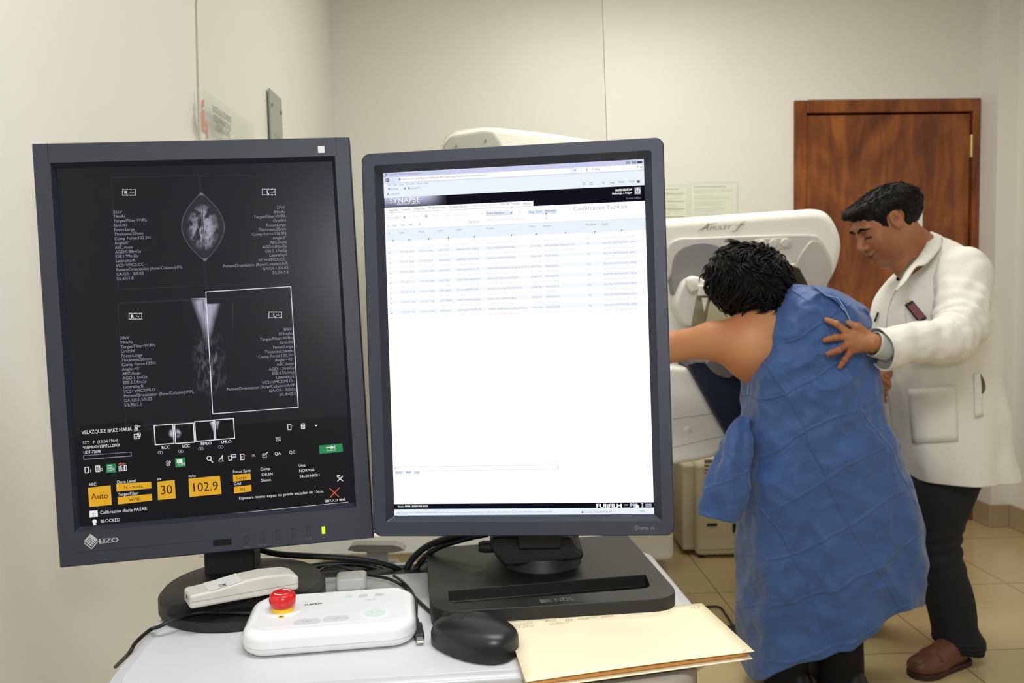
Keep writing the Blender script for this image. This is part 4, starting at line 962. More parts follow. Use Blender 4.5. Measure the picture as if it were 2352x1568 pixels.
# ------------------------------------------------------------ screen contents
E_bg = emi('screen_black', (27, 29, 34), 1.0); E_wh = emi('screen_white_line', (232, 232, 238), 1.); E_tx = emi('screen_grey_text', (150, 152, 168), 1.)
E_dl = emi('screen_dim_line', (58, 62, 67), 1.); E_am = emi('screen_amber', (222, 168, 48), 1.); E_bt = emi('screen_amber_text', (58, 38, 14), 1.)
E_gn = emi('screen_green', (52, 138, 84), 1.); E_rd = emi('screen_red', (226, 96, 70), 1.); E_bk2 = emi('screen_dim_reflection', (17, 18, 23), 1.)
def attr_emit(name, s=1.):
    m = bpy.data.materials.new(name); m.use_nodes = True; nt = m.node_tree; nt.nodes.clear(); a = nt.nodes.new('ShaderNodeAttribute'); a.attribute_name = 'Col'
    e = nt.nodes.new('ShaderNodeEmission'); e.inputs[1].default_value = s; o = nt.nodes.new('ShaderNodeOutputMaterial')
    nt.links.new(a.outputs[0], e.inputs[0]); nt.links.new(e.outputs[0], o.inputs[0]); return m
E_img = attr_emit('screen_picture')
def glassy_screen(m, rough=.3, k=.014):        # the panel gives light and has a faint matt reflection
    nt = m.node_tree; e = [n for n in nt.nodes if n.type == 'EMISSION'][0]; o = [n for n in nt.nodes if n.type == 'OUTPUT_MATERIAL'][0]
    g = nt.nodes.new('ShaderNodeBsdfGlossy'); g.inputs['Roughness'].default_value = rough; g.inputs[0].default_value = (k, k, k, 1); a = nt.nodes.new('ShaderNodeAddShader')
    nt.links.new(e.outputs[0], a.inputs[0]); nt.links.new(g.outputs[0], a.inputs[1]); nt.links.new(a.outputs[0], o.inputs[0])
glassy_screen(E_bg); glassy_screen(E_bk2)
class Scr:
    def __init__(s, Mx, px): s.M = Mx; s.g = Geo(); s.px = px; R = Mx.to_3x3(); s.X = R @ Vector((1, 0, 0)); s.Z = R @ Vector((0, 0, 1)); s.N = -(R @ Vector((0, 1, 0)))
    def pt(s, x, y, k=1): q = onm(s.M, x, y); return s.M @ Vector((q.x, -.00015*k, q.z))
    def loc(s, x, y): q = onm(s.M, x, y); return q.x, q.z
    def poly(s, pts, mi, k=1): s.g.add([s.pt(x, y, k) for x, y in pts], [tuple(range(len(pts)))], mi)
    def quad(s, a, b, mi, k=1):               # a top-left px, b bottom-right px, aligned with the screen
        p, q = s.loc(*a), s.loc(*b); s.g.add([s.M @ Vector((x, -.00015*k, z)) for x, z in ((p[0], q[1]), (q[0], q[1]), (q[0], p[1]), (p[0], p[1]))], [(0, 1, 2, 3)], mi)
    def line(s, pts, w, mi, k=2, closed=False):
        ps = [s.loc(*p) for p in pts]; s.lline(ps, w, mi, k, closed)
    def lline(s, ps, w, mi, k=2, closed=False):
        w = w*s.px/2; n = len(ps)
        for i in range(n if closed else n-1):
            a = Vector(ps[i]); b = Vector(ps[(i+1) % n]); d = (b-a); 
            if d.length < 1e-7: continue
            d.normalize(); e = Vector((-d.y, d.x))*w; a = a-d*w*.9; b = b+d*w*.9
            s.g.add([s.M @ Vector((v.x, -.00015*k, v.y)) for v in (a-e, b-e, b+e, a+e)], [(0, 1, 2, 3)], mi)
    def rect(s, a, b, w, mi, k=2): p, q = s.loc(*a), s.loc(*b); s.lline([(p[0], p[1]), (q[0], p[1]), (q[0], q[1]), (p[0], q[1])], w, mi, k, True)
    def text(s, t, x, y, h, mi, align='l', width=None, k=4, bold=0, shear=0, xs=.94):
        text(s.g, t, s.pt(x, y, k), s.X, s.Z, h*s.px, mi, width=width*s.px if width else None, align=align, N=s.N, bold=bold*s.px, shear=shear, xs=xs)

def carve(o, cutter):
    md = o.modifiers.new('c', 'BOOLEAN'); md.operation = 'DIFFERENCE'; md.object = cutter; md.solver = 'EXACT'
    dg = bpy.context.evaluated_depsgraph_get(); dg.update(); me = bpy.data.meshes.new_from_object(o.evaluated_get(dg)); o.modifiers.clear(); o.data = me; bpy.data.objects.remove(cutter)
m1 = empty('diagnostic_monitor', MT @ Vector((-.26, 1.06, TZ)), 'charcoal portrait monitor with a dark x-ray picture screen on a round base', 'monitor')
bz1 = bezel(K1, (-.186, -.2625, .186, .2450), .0012, (-.1665, -.2215, .1668, .2215), .0008, (-SW1, -SH1, SW1, SH1), M_mon1, m1, .028)
g = Geo(K1); q0 = rrect(-.184, -.26, .184, .243, .002, 3); q1 = rrect(-.15, -.20, .15, .19, .02, 3); ringf(g, q0, q1, .028, .062); g.add([(p[0], .062, p[1]) for p in q1], [tuple(range(len(q1)))]); g.add([(p[0], .028, p[1]) for p in q0], [tuple(range(len(q0)))]); g.build('back_cover', M_mon1, m1)
def cut(g, px, w, z0, z1, y=-.0092): g.box((px-w, y, z0), (px+w, y+.001, z1))
g = Geo(K1); cut(g, -.1685, .0003, .2215, .2448); g.build('bezel_seam', M_dark, bz1, smooth=0)
g = Geo(K1); cut(g, .1690, .0003, .2215, .2448); g.build('bezel_seam', M_dark, bz1, smooth=0)
q = onm(K1, 205, 1262); q2 = onm(K1, 815, 1180)
g = Geo(K1); g.box((-.1685, -.0092, q.z-.0002), (-.02, -.0088, q.z+.0001)); g.build('bezel_seam', M_dark, bz1, smooth=0)
q = onm(K1, 738, 344, .009); g = Geo(K1); g.box((q.x-.0042, -.0100, q.z-.0042), (q.x+.0042, -.0085, q.z+.0042)); fr_ = g.build('light_sensor', mat('sensor_grey', (196, 192, 196), .3), m1, bevel=.0003)
g = Geo(K1); g.box((q.x-.0050, -.0093, q.z-.0050), (q.x+.0050, -.0086, q.z+.0050)); g.build('sensor_surround', M_dark, fr_, smooth=0)
qa, qb = onm(K1, 489, 1238, .009), onm(K1, 532, 1250, .009); g = Geo(K1); g.box((qa.x, -.0094, qb.z), (qb.x, -.0086, qa.z-.001)); g.build('infrared_window', M_gloss, m1, smooth=0)
for x, y, lb in ((566, 1238, 'MODE'), (602, 1233, 'RETURN'), (638, 1228, '\u25C2'), (673, 1223, '\u25B8'), (708, 1219, 'ENTER'), (743, 1217, '')):
    q = onm(K1, x, y, .009)
    g = Geo(K1); a, b_ = .0021, .0052
    if lb == '': g.box((q.x-.0021, -.0102, q.z-.0045), (q.x+.0021, -.0088, q.z+.0045)); bt_ = g.build('power_light', emi('power_green', (196, 224, 40), 1.4), m1, bevel=.0004)
    else:
        for (u0, v0, u1, v1) in ((-a, -b_, -a+.0004, b_), (a-.0004, -b_, a, b_), (-a, -b_, a, -b_+.0004), (-a, b_-.0004, a, b_)): g.box((q.x+u0, -.0093, q.z+v0), (q.x+u1, -.0088, q.z+v1))
        bt_ = g.build('button', M_dark, m1, smooth=0)
    g = Geo(); R1 = K1.to_3x3(); text(g, lb if lb and ord(lb[0]) < 128 else ('O' if lb == '' else 'V'), K1 @ Vector((q.x, -.0094, q.z-.0105)), R1 @ Vector((1, 0, 0)), R1 @ Vector((0, 0, 1)), .0018, align='c'); g.build('button_mark', mat('mark_grey', (104, 106, 112), .5), bt_, smooth=0)
# maker's mark
M_logo = mat('logo_silver', (176, 178, 182), .35)
R1 = K1.to_3x3(); X1, Z1 = R1 @ Vector((1, 0, 0)), R1 @ Vector((0, 0, 1))
q = onm(K1, 208, 1242, .0092)
def diamond(cx, cz, s, mi=0): g.add([K1 @ Vector((cx+dx*s, -.00935, cz+dz*s)) for dx, dz in ((0, -1), (1, 0), (0, 1), (-1, 0))], [(0, 1, 2, 3)], mi)
g = Geo(); diamond(q.x+.0005, q.z+.001, .0078); g.add([K1 @ Vector((q.x+a, -.00935, q.z+b_)) for a, b_ in ((-.0075, -.0004), (.0005, -.0085), (.0083, -.0004), (.0083, -.0022), (.0005, -.0103), (-.0075, -.0022))], [(0, 1, 2, 3, 4, 5)])
for i in range(4):
    for j in range(3): 
        cx = q.x+.0005+(i-j-.5)*.0017; cz = q.z+.0038-(i+j)*.0016; g.add([K1 @ Vector((cx+a*.0008, -.0095, cz+b_*.0008)) for a, b_ in ((0, -1), (1, 0), (0, 1), (-1, 0))], [(0, 1, 2, 3)], 1)
text(g, 'EIZO', K1 @ Vector((onm(K1, 227, 1248, .0092).x, -.00935, onm(K1, 227, 1248, .0092).z)), X1, Z1, .0056, 0, width=.0225, bold=.0004)
g.build('maker_mark', [M_logo, M_mon1], m1, smooth=0)

s = Scr(K1, .000534); s.g.add([K1 @ Vector((x, 0, z)) for x, z in ((-SW1, -SH1), (SW1, -SH1), (SW1, SH1), (-SW1, SH1))], [(0, 1, 2, 3)], 0)
BG, WH, TX, DL, AM, BT, GN, RD, PN = range(9)
s.g.add([K1 @ Vector((x, -.0001, z)) for x, z in ((-SW1, -SH1), (SW1, -SH1), (SW1, s.loc(800, 955)[1]), (-SW1, s.loc(800, 955)[1]))], [(0, 1, 2, 3)], PN)  # weaker reflection on the lower screen, painted as a darker quad
for (a, b_) in (((256, 408), (460, 655)), ((460, 405), (654, 648)), ((271, 697), (474, 965))): s.rect(a, (b_[0]+ (12 if b_[0] < 470 else 10), b_[1]), .8, DL)
s.line([(275, 695), (668, 678)], .8, DL)
def col_text(lines, x0, y0, x1, y1, al, h):
    n = len(lines)
    for i, t in enumerate(lines):
        f = i/(n-1); s.text(t, x0+(x1-x0)*f, y0+(y1-y0)*f+h/2, h, TX, al, xs=.97)
col_text(['26kV', '74mAs', 'Target/Filter:W/Rh', 'Grid:IN', 'Focus:Large', 'Thickness:27mm', 'Comp Force:132.2N', 'Angle:0\u00b0', 'AEC:Auto', 'AGD:0.88mGy', 'ESE:1.99mGy', 'Laterality:R', 'VCS+VMCS:CC -', 'PatientOrientation (Row/Column):P/L', 'GA/GS:1.5/0.03', 'S/L:61/1.8'], 260, 487, 268, 640, 'l', 6.6)
col_text(['27kV', '84mAs', 'Target/Filter:W/Rh', 'Grid:IN', 'Focus:Large', 'Thickness:32mm', 'Comp Force:126.9N', 'Angle:0\u00b0', 'AEC:Auto', 'AGD:1.03mGy', 'ESE:2.57mGy', 'Laterality:L', 'VCS+VMCS:CC -', 'PatientOrientation (Row/Column):A/R', 'GA/GS:1.5/0.03', 'S/L:50/1.8'], 655, 476, 663, 624, 'r', 6.6)
col_text(['28kV', '99mAs', 'Target/Filter:W/Rh', 'Grid:IN', 'Focus:Large', 'Thickness:50mm', 'Comp Force:135N', 'Angle:-45\u00b0', 'AEC:Auto', 'AGD:1.1mGy', 'ESE:3.54mGy', 'Laterality:R', 'VCS+VMCS:MLO -', 'PatientOrientation (Row/Column):P/FL', 'GA/GS:1.5/0.03', 'S/L:90/2.2'], 276, 776, 286, 930, 'l', 6.8)
col_text(['30kV', '103mAs', 'Target/Filter:W/Rh', 'Grid:IN', 'Focus:Large', 'Thickness:56mm', 'Comp Force:120.5N', 'Angle:+45\u00b0', 'AEC:Auto', 'AGD:1.36mGy', 'ESE:4.55mGy', 'Laterality:L', 'VCS+VMCS:MLO -', 'PatientOrientation (Row/Column):A/FR', 'GA/GS:1.5/0.03', 'S/L:84/2.2'], 671, 755, 680, 903, 'r', 6.8)
# dotted marker boxes
for (x, y, t) in ((296, 442, 'R'), (617, 441, 'L'), (311, 726, 'R'), (632, 723, 'L')):
    for i in range(11):
        for yy in (-6.5, 6.5): s.quad((x-15+i*2.9, y+yy-1-.06*i*0), (x-13.2+i*2.9, y+yy+.8), WH, 3)
    for i in range(5):
        for xx in (-15, 14): s.quad((x+xx, y-6+i*2.6), (x+xx+1.7, y-4.4+i*2.6), WH, 3)
    s.text(t, x-10 if t == 'R' else x-4, y+4.5, 8, WH, bold=.35)
    for i in range(3): s.quad((x+3+i*3.4, y-1+(i % 2)*1.5), (x+4.8+i*3.4, y+.6+(i % 2)*1.5), WH, 3)
# active frame
s.line([(473, 670), (668, 658), (685, 935), (489, 950)], 1.6, WH, 4, True)
s.line([(460, 406), (462, 445)], .7, DL); s.line([(467, 600), (470, 648)], .7, DL)
# thumbnails
for i, (a, t) in enumerate((((354, 977), 'RCC'), ((401, 974), 'LCC'), ((447, 968), 'RMLO'), ((493, 964), 'LMLO'))):
    bx = (a[0]+46, a[1]+40); s.rect(a, (bx[0], bx[1]+(1, 1, 2, 2)[i]), 2.0, WH)
    s.quad((a[0]+4, a[1]+44), (a[0]+47, a[1]+64), PN, 1)
    s.text(t, a[0]+27, a[1]+53, 6.6, WH, 'c', bold=.2)
    for dx in (12, 17): s.lline([(s.loc(a[0]+dx, a[1]+62)[0]+.0016*math.cos(k*1.05), s.loc(a[0]+dx, a[1]+62)[1]+.0018*math.sin(k*1.05)) for k in range(6)], 1.2, TX, 3, True)
# patient block
s.quad((184, 976), (334, 1052), PN, 1); s.text('VELAZQUEZ BAEZ MARIA', 188, 997, 8, WH, width=108); s.text('53Y', 190, 1020, 6.4, WH); s.text('F', 214, 1018.5, 6.4, WH); s.text('(13.04.1964)', 224, 1017.5, 6.4, WH)
s.text('VEBM640413MTLLZR08', 191, 1031, 6.4, WH, width=79); s.text('UDT-72698', 192, 1042, 6.4, WH, width=37); s.rect((192, 1046), (302, 1047), .8, TX); s.rect((192.5, 1046), (301.5, 1046.5), .6, TX)
p_, q_ = s.loc(192, 1046), s.loc(301, 1047); s.lline([(p_[0], p_[1]), (q_[0], p_[1]), (q_[0], p_[1]-.0045), (p_[0], p_[1]-.0045)], .9, TX, 3, True)
def ico_person(x, y):
    c = s.loc(x, y-5); s.lline([(c[0]+.0016*math.cos(k*.9), c[1]+.0016*math.sin(k*.9)) for k in range(7)], 1.3, WH, 3, True); s.line([(x-4, y+3), (x-3, y-1), (x+3, y-1), (x+4, y+3)], 1.3, WH, 3, True)
ico_person(313, 984); s.text('ID', 317, 981, 4.4, WH); s.line([(308, 990), (322, 989)], 1.2, TX); s.rect((308, 997), (320, 1007), 1.2, WH); s.rect((316, 994), (323, 1001), 1.2, WH); s.text('Q', 310, 1006, 5, WH)
# layout icons
s.rect((195, 1073), (204, 1085), 1.6, WH); s.text('1', 206, 1084, 6.5, WH); s.rect((220, 1070), (230, 1082), 1.6, WH); s.line([(225, 1070), (225.5, 1082)], 1.3, WH); s.text('2', 232, 1081, 6.5, WH)
s.quad((243, 1066), (267, 1084), GN, 1); s.rect((248, 1069), (258, 1080), 1.3, WH); s.line([(253, 1069), (253.5, 1080)], 1.2, WH); s.line([(248, 1074.7), (258, 1074.5)], 1.2, WH); s.text('4', 259, 1080, 6.5, WH)
s.line([(273, 1065), (289, 1064)], 1.4, RD); s.line([(277, 1062.5), (272.5, 1065.3), (277, 1067.5)], 1.2, RD); s.rect((278, 1068), (286, 1080), 1.5, WH); s.rect((273, 1071), (278, 1081), 1.3, WH); s.rect((286, 1069), (291, 1079), 1.3, WH); s.text('D', 279.5, 1078, 6, WH)
s.text('GA', 382, 1063, 5.5, WH, bold=.2); s.text('GS', 382, 1069.5, 5.5, WH, bold=.2)
s.quad((402, 1052), (426, 1071), GN, 1); s.quad((406, 1055), (419, 1062), WH, 2); s.text('A', 408, 1061, 5, GN); s.text('ON', 410, 1069, 7, WH)
# tool row
c = s.loc(480.5, 1052); s.lline([(c[0]+.0026*math.cos(k*.7), c[1]+.0026*math.sin(k*.7)) for k in range(9)], 1.6, WH, 3, True); s.line([(484, 1056), (488.5, 1061)], 2.2, WH)
s.line([(503, 1058), (506, 1052), (508, 1055), (511, 1045), (512, 1058)], 1.4, WH); s.line([(502, 1060), (515, 1058.5)], .9, TX)
s.rect((525, 1047), (533, 1056), 1.4, WH); s.rect((531, 1044), (542, 1050), 1.2, WH); s.text('Send', 532, 1049.5, 3.2, WH)
s.rect((552, 1043), (561, 1055), 1.4, WH); s.text('+', 562, 1048, 5, RD); s.poly([(553, 1044), (558, 1049), (553, 1055)], TX, 2); s.text('S/L', 579, 1048, 4.8, WH)
s.rect((603, 1042), (612, 1050), 1.2, WH); s.text('*', 604.5, 1051, 8, WH); s.line([(610, 1043), (615, 1038)], 1.6, WH)
s.text('QA', 631, 1045, 7, WH); s.text('QC', 664, 1042, 7, WH)
s.rect((661, 975), (669, 986), 1.5, WH); s.text('+', 670, 980, 5, RD); s.rect((692, 973), (700, 983), 1.5, WH); s.line([(696, 973), (696.5, 983)], 1.2, WH); s.line([(692, 978), (700, 978)], 1.2, WH); s.poly([(722, 975.5), (730, 975), (726.3, 979)], WH, 3)
s.text('sort', 633, 1007, 5, WH); s.text('ON', 634, 1013.5, 5, WH)
s.poly([(732, 1023), (786, 1018), (788, 1037), (734, 1042)], GN, 1); s.line([(750, 1028), (762, 1027)], 2.6, WH); s.line([(760, 1024), (766, 1026.6), (761, 1030)], 2, WH); s.line([(769, 1023), (769.5, 1030)], 1.3, WH); s.text('Complete', 761, 1035, 4, WH, 'c')
# exposure row
s.text('AEC', 204, 1116, 6.5, WH); s.text('Dose Level', 269, 1110, 6.5, WH); s.text('Target/Filter', 271, 1138.5, 6.5, WH); s.text('kV', 361, 1103, 6.5, WH); s.text('mAs', 433, 1096, 6.5, WH); s.text('Focus Spot', 535, 1086, 6.5, WH); s.text('Grid', 537, 1114, 6.5, WH)
for q_, t, tx_, ty_, h_ in ((((202, 1120), (254, 1114), (257, 1159), (205, 1164)), 'Auto', 230, 1145, 13), (((267, 1111), (347, 1106), (348, 1121), (268, 1129)), 'N - mode', 307, 1121, 7.5), (((270, 1141), (348, 1134), (350, 1149), (271, 1158)), 'W/Rh', 310, 1150, 8),
    (((361, 1106), (401, 1102), (404, 1144), (363, 1148)), '30', 383, 1134, 20), (((433, 1099), (505, 1092), (509, 1134), (435, 1141)), '102.9', 471, 1127, 20), (((535, 1090), (575, 1087), (576, 1101), (536, 1106)), 'Large', 555.5, 1099.5, 7.5), (((537, 1118), (577, 1113), (578, 1128), (538, 1133)), 'IN', 558, 1127, 7.5)):
    s.poly(q_, AM, 1); s.text(t, tx_, ty_, h_, BT, 'c', k=4)
for t, x, y in (('Comp', 598, 1080), ('120.5N', 600, 1093), ('56mm', 600, 1106), ('Unit', 686, 1072), ('NORMAL', 687, 1084), ('24x30 HIGH', 688, 1097)): s.text(t, x, y, 6.5, WH)
s.text('Espesura mama: expos no puede exceder de 15cm.', 549, 1147, 6.5, WH, width=194); s.text('2017.11.27 10:45', 747, 1153, 5.6, WH, width=47, bold=.2)
s.line([(758, 1122), (778, 1140)], 2, RD); s.line([(779, 1120), (758, 1142)], 2, RD); s.line([(775, 1094), (787, 1104)], 2.2, WH); s.line([(787, 1093), (776, 1104)], 2.2, WH); s.line([(775, 1092), (780, 1092)], 2.6, WH)
s.quad((205, 1173), (225, 1186), WH, 1); s.line([(207, 1180), (223, 1179)], .8, TX, 3); s.line([(215, 1175), (215.5, 1185)], .8, TX, 3); s.text('Calibraci\u00f3n diaria PASAR', 230, 1180, 7, WH, width=102); s.text('BLOCKED', 231, 1200, 7, WH, width=43)
c = s.loc(217.5, 1197); s.g.add([K1 @ Vector((c[0]+.0026*math.cos(k*.52), -.0004, c[1]+.0026*math.sin(k*.52))) for k in range(12)], [tuple(range(12))], WH); s.poly([(214, 1206), (216, 1199), (219, 1199), (222, 1205)], WH, 2)
s.line([(192, 1213), (800, 1152.5)], .9, WH, 2)
sc1 = s.g.build('screen', [E_bg, E_wh, E_tx, E_dl, E_am, E_bt, E_gn, E_rd, E_bk2], m1, smooth=0)
# the two breast pictures and their thumbnails, as one emitting picture layer
def pic(K, quad_px, nx, ny, fn, name, par, mtl, k=1.6):
    tl_, tr_, br_, bl_ = [Vector(onm(K, *p)) for p in quad_px]; vs = []; cs = []
    for j in range(ny):
        for i in range(nx):
            u, v = i/(nx-1), j/(ny-1); p = tl_*(1-u)*(1-v)+tr_*u*(1-v)+br_*u*v+bl_*(1-u)*v; vs.append(K @ Vector((p.x, -.00015*k, p.z))); cs.append(fn(u, v))
    fs = [(j*nx+i, (j+1)*nx+i, (j+1)*nx+i+1, j*nx+i+1) for j in range(ny-1) for i in range(nx-1)]
    return vs, fs, cs
def fb(x, y, f): return fbm((x*f, y*f, 3.1), 1, 5)
glassy_screen(E_img); bgc = np.array(lin((27, 29, 34))); lit = np.array(lin((205, 205, 228)))
def breast(u, v):
    x = (u-.5)*2; y = (v-.5)*2; w = max(0, 1-abs(y)**1.9)*(.98); e = abs(x)/max(w, 1e-3)
    if e > 1: return bgc
    r = .14*max(0, 1-abs((1-e)*w-.03)/.03)+.012
    gl = max(0, 1-(x/.72)**2-((y-.02)/.68)**2)
    rg = 1-abs(fb(x*.55+y*.15, y*.6-x*.2, 4.5))*2.4; t = gl**.8*max(0, .10+.55*rg+.55*fb(x*.6, y*.6, 3.3)+.22*fb(x, y, 9))
    if abs(y) > .9: r += .5*(abs(y)-.88)*8*(1-e*.3)
    if abs(x) < .02: t *= .25
    return bgc+(lit-bgc)*min(1, max(0, .008+.85*t+r))
def mlo(u, v):                                # triangle of bright muscle, sparse strands below
    x = (u-.44)*2; top = .03 if x < 0 else .085
    if v < top: return bgc
    lim = .50*(1-(v/.44))
    d = lim-abs(x+.01); t = 0
    if d > -.05: t = .72*min(1, max(0, (d+.05)/.20))*(1-.8*v)*(.85+.3*fb(x*2, v*3, 2.5))
    t += max(0, .20*fb(x*1.5, v*2.5, 4.5)+.14*fb(x, v, 15)+.015)*max(0, 1-((v-.60)/.30)**2)*max(0, 1-(x/.55)**2)
    t += .10*max(0, 1-abs(abs(x+.12)-.93*math.sqrt(max(0, 1-(v*.95)**2)))/.022)*max(0, 1-v/.42)
    if x > -.004 and x < .006: t *= .3
    return bgc+(lit-bgc)*min(1, max(0, t))
VV = []; FF = []; CC = []
def addpic(r):
    k = len(VV); VV.extend(r[0]); FF.extend([tuple(i+k for i in f) for f in r[1]]); CC.extend(r[2])
addpic(pic(K1, ((411, 443), (513, 440), (522, 598), (419, 602)), 150, 220, breast, '', None, None))
addpic(pic(K1, ((409, 678), (556, 672), (566, 935), (420, 943)), 150, 240, mlo, '', None, None))
def thumb(fnx): return lambda u, v: bgc*.5+(lit-bgc)*max(0, min(1, fnx(u, v)))
for i, a in enumerate(((354, 977), (401, 974), (447, 968), (493, 964))):
    if i < 2: f_ = thumb(lambda u, v, i=i: .9*max(0, 1-(((1-u) if i == 0 else u)/.28)**2-((v-.5)/.32)**2)*(.6+.8*fb(u, v, 6)))
    else: f_ = thumb(lambda u, v, i=i: .9*max(0, 1-((1-u) if i == 2 else u)/.22-v/.75)*1.4)
    x0, y0 = a[0]+4, a[1]+3; addpic(pic(K1, ((x0, y0), (x0+38, y0-3), (x0+40, y0+33), (x0+2, y0+36)), 24, 24, f_, '', None, None))
me = bpy.data.meshes.new('screen_picture'); me.from_pydata([tuple(v) for v in VV], [], FF); me.materials.append(E_img)
at_ = me.color_attributes.new('Col', 'FLOAT_COLOR', 'POINT'); C4 = np.ones((len(VV), 4), np.float32); C4[:, :3] = np.array(CC); at_.data.foreach_set('color', C4.ravel()); link(bpy.data.objects.new('screen_picture', me), sc1)
# stand
bc = MT @ Vector((-.268, 1.055, TZ)); bc = Vector((G(529, 1410, TZ).x+.004, 1.037, TZ))
g = Geo(); g.lathe([(.099, 0), (.1015, .004), (.1015, .019), (.096, .025), (.06, .0305), (.045, .032)], bc, 72, cap=True); bs = g.build('round_base', M_stand2, None, smooth=0)
g = Geo(Matrix.Translation(bc) @ Matrix.Rotation(math.radians(14), 4, 'Z')); g.box((-.2, -.2, .013), (.2, -.058, .06)); carve(bs, g.build('cutter', M_stand2, None, smooth=0)); bs.parent = m1; bs.matrix_parent_inverse = Matrix.Translation(m1.location).inverted(); bs.data.polygons.foreach_set('use_smooth', [True]*len(bs.data.polygons)); bs.data.set_sharp_from_angle(angle=math.radians(28))
xl_, xr_ = P(464, 1300, 1.055), P(588, 1300, 1.055)
Ms = Matrix.Translation(((xl_.x+xr_.x)/2-.002, 1.075, TZ)) @ Matrix.Rotation(.14, 4, 'Z'); wd = (xr_.x-xl_.x)/2*.91
g = Geo(Ms); g.box((-wd, -.022, .02), (wd, .028, .30)); g.build('stand_column', M_stand, m1, bevel=.004)
# ------------------------------------------------------------ right monitor
m2 = empty('workstation_monitor', MT @ Vector((.12, 1.08, TZ)), 'slate grey portrait monitor with a bright white list screen on a rectangular base', 'monitor')
bz2 = bezel(K2, (-.1840, -.2362, .1826, .2354), .010, (-.1680, -.2185, .1680, .2205), .003, (-SW2, -SH2, SW2, SH2), M_mon2, m2, .030, .010)
g = Geo(K2); q0 = rrect(-.182, -.234, .181, .233, .010, 6); q1 = rrect(-.14, -.19, .14, .18, .02, 6); ringf(g, q0, q1, .030, .070); g.add([(p[0], .070, p[1]) for p in q1], [tuple(range(len(q1)))]); g.add([(p[0], .030, p[1]) for p in q0], [tuple(range(len(q0)))]); g.build('back_cover', M_mon2, m2)
R2 = K2.to_3x3(); X2, Z2 = R2 @ Vector((1, 0, 0)), R2 @ Vector((0, 0, 1))
def put2(g, t, px, py, h, al='l', w=None): q = onm(K2, px, py, .0101); text(g, t, K2 @ Vector((q.x, -.0102, q.z)), X2, Z2, h, 0, width=w, align=al)
g = Geo(); put2(g, 'Dome', 1458, 1216.5, .0047, w=.0165); put2(g, 'E3', 1495, 1216, .0032); g.build('maker_mark', mat('faded_mark', (118, 120, 126), .5), m2, smooth=0)
L_ = lambda c, k=1.: emi('list_%d_%d_%d' % c, c, k)
E2 = [L_((250, 252, 255), 1.15), L_((205, 208, 240)), L_((236, 244, 254), 1.0), L_((18, 19, 30)), L_((150, 152, 165)), L_((205, 205, 214)), L_((110, 112, 140)), L_((255, 255, 255), 1.0), L_((226, 236, 252), 1.0), L_((60, 62, 74)), L_((190, 195, 225)), L_((166, 172, 196)), L_((246, 251, 255))]
W2, BAR, TOOL, BLK, T1, T2, T3, PW, HDR, DK, LN = range(11)
s = Scr(K2, .00053); s.g.add([K2 @ Vector((x, 0, z)) for x, z in ((-SW2, -SH2), (SW2, -SH2), (SW2, SH2), (-SW2, SH2))], [(0, 1, 2, 3)], W2)
zz_ = lambda f: SH2-f*SH2*2
def band(f0, f1, mi, x0=0., x1=1., k=1): s.g.add([K2 @ Vector((-SW2+x*2*SW2, -.00015*k, zz_(f))) for x, f in ((x0, f1), (x1, f1), (x1, f0), (x0, f0))], [(0, 1, 2, 3)], mi)
band(0, .0135, BAR); band(.0135, .0315, HDR); band(.0315, .0727, TOOL); band(0, .0012, PW)
s.quad((925, 404), (1318, 401-15), PW, 2) if False else None
s.text('SynapseRIS - Windows Internet Explorer', 892, 403, 4.2, T3, width=79); s.quad((885, 399), (889, 403), T3, 2)
c = s.loc(890, 414); s.g.add([K2 @ Vector((c[0]+.0026*math.cos(k*.52), -.0005, c[1]+.0026*math.sin(k*.52))) for k in range(12)], [tuple(range(12))], T3); s.line([(892.5, 413.8), (887.5, 414)], 1.2, PW, 4); s.line([(889.5, 412), (887.2, 414), (889.5, 416)], 1, PW, 4)
c = s.loc(900, 413); s.lline([(c[0]+.0024*math.cos(k*.52), c[1]+.0024*math.sin(k*.52)) for k in range(12)], .8, LN, 3, True)
band(.0145, .0290, PW, .065, .725, 2); band(.0145, .0290, PW, .79, .99, 2); band(.0145, .0290, TOOL, .727, .745, 2); band(.0145, .0290, PW, .748, .764, 2); band(.0145, .0290, PW, .767, .783, 2); band(.0300, .0315, BAR, 0, 1, 2)
s.text('A', 916, 415, 6, T3, bold=.3); s.text('http://172.16.1.4/OCLSpdlla2jc1tS0f5yyavyrdB251/default.aspx?AspxAutoDetectCookieSupport=1', 924, 413.5, 4, T1, width=200)
s.text('Bing', 1367, 390.5, 4.2, T1); s.text('x', 1346, 391.5, 5, T3); s.text('P', 1359, 391, 4.5, T1, shear=.2); s.text('P', 1463, 386, 4.5, T3, shear=.2); s.poly([(1470, 383), (1475, 383), (1472.5, 386)], T3, 3); s.poly([(1318, 390), (1323, 390), (1320.5, 393)], T3, 3)
for i, x in enumerate((1437, 1451, 1464)): s.quad((x, 371.5-i*.6), (x+11, 376-i*.6), (T1, T1, DK)[i], 2)
for t, x, y in (('File', 891, 427), ('Edit', 904, 426.5), ('View', 917, 426), ('Favorites', 933, 424.5), ('Tools', 957, 423.5), ('Help', 974, 422.5)): s.text(t, x, y, 4, T1)
s.text('Favorites', 899, 436.5, 4, T3, width=17); s.quad((892, 432.5), (896, 436.5), T1, 3); s.quad((928, 431), (932, 435), T1, 3); s.text('A', 937, 435, 6, T3, bold=.3); s.text('SynapseRIS', 944, 434, 4.4, T1, width=22)
s.text('A', 889, 449, 5.5, T3, bold=.3); s.text('SynapseRIS', 896, 448, 4.2, T1, width=22)
for t, x, y in (('Page', 1401, 421.5), ('Safety', 1421, 420), ('Tools', 1444, 419)): s.text(t, x, y, 4.2, T3); 
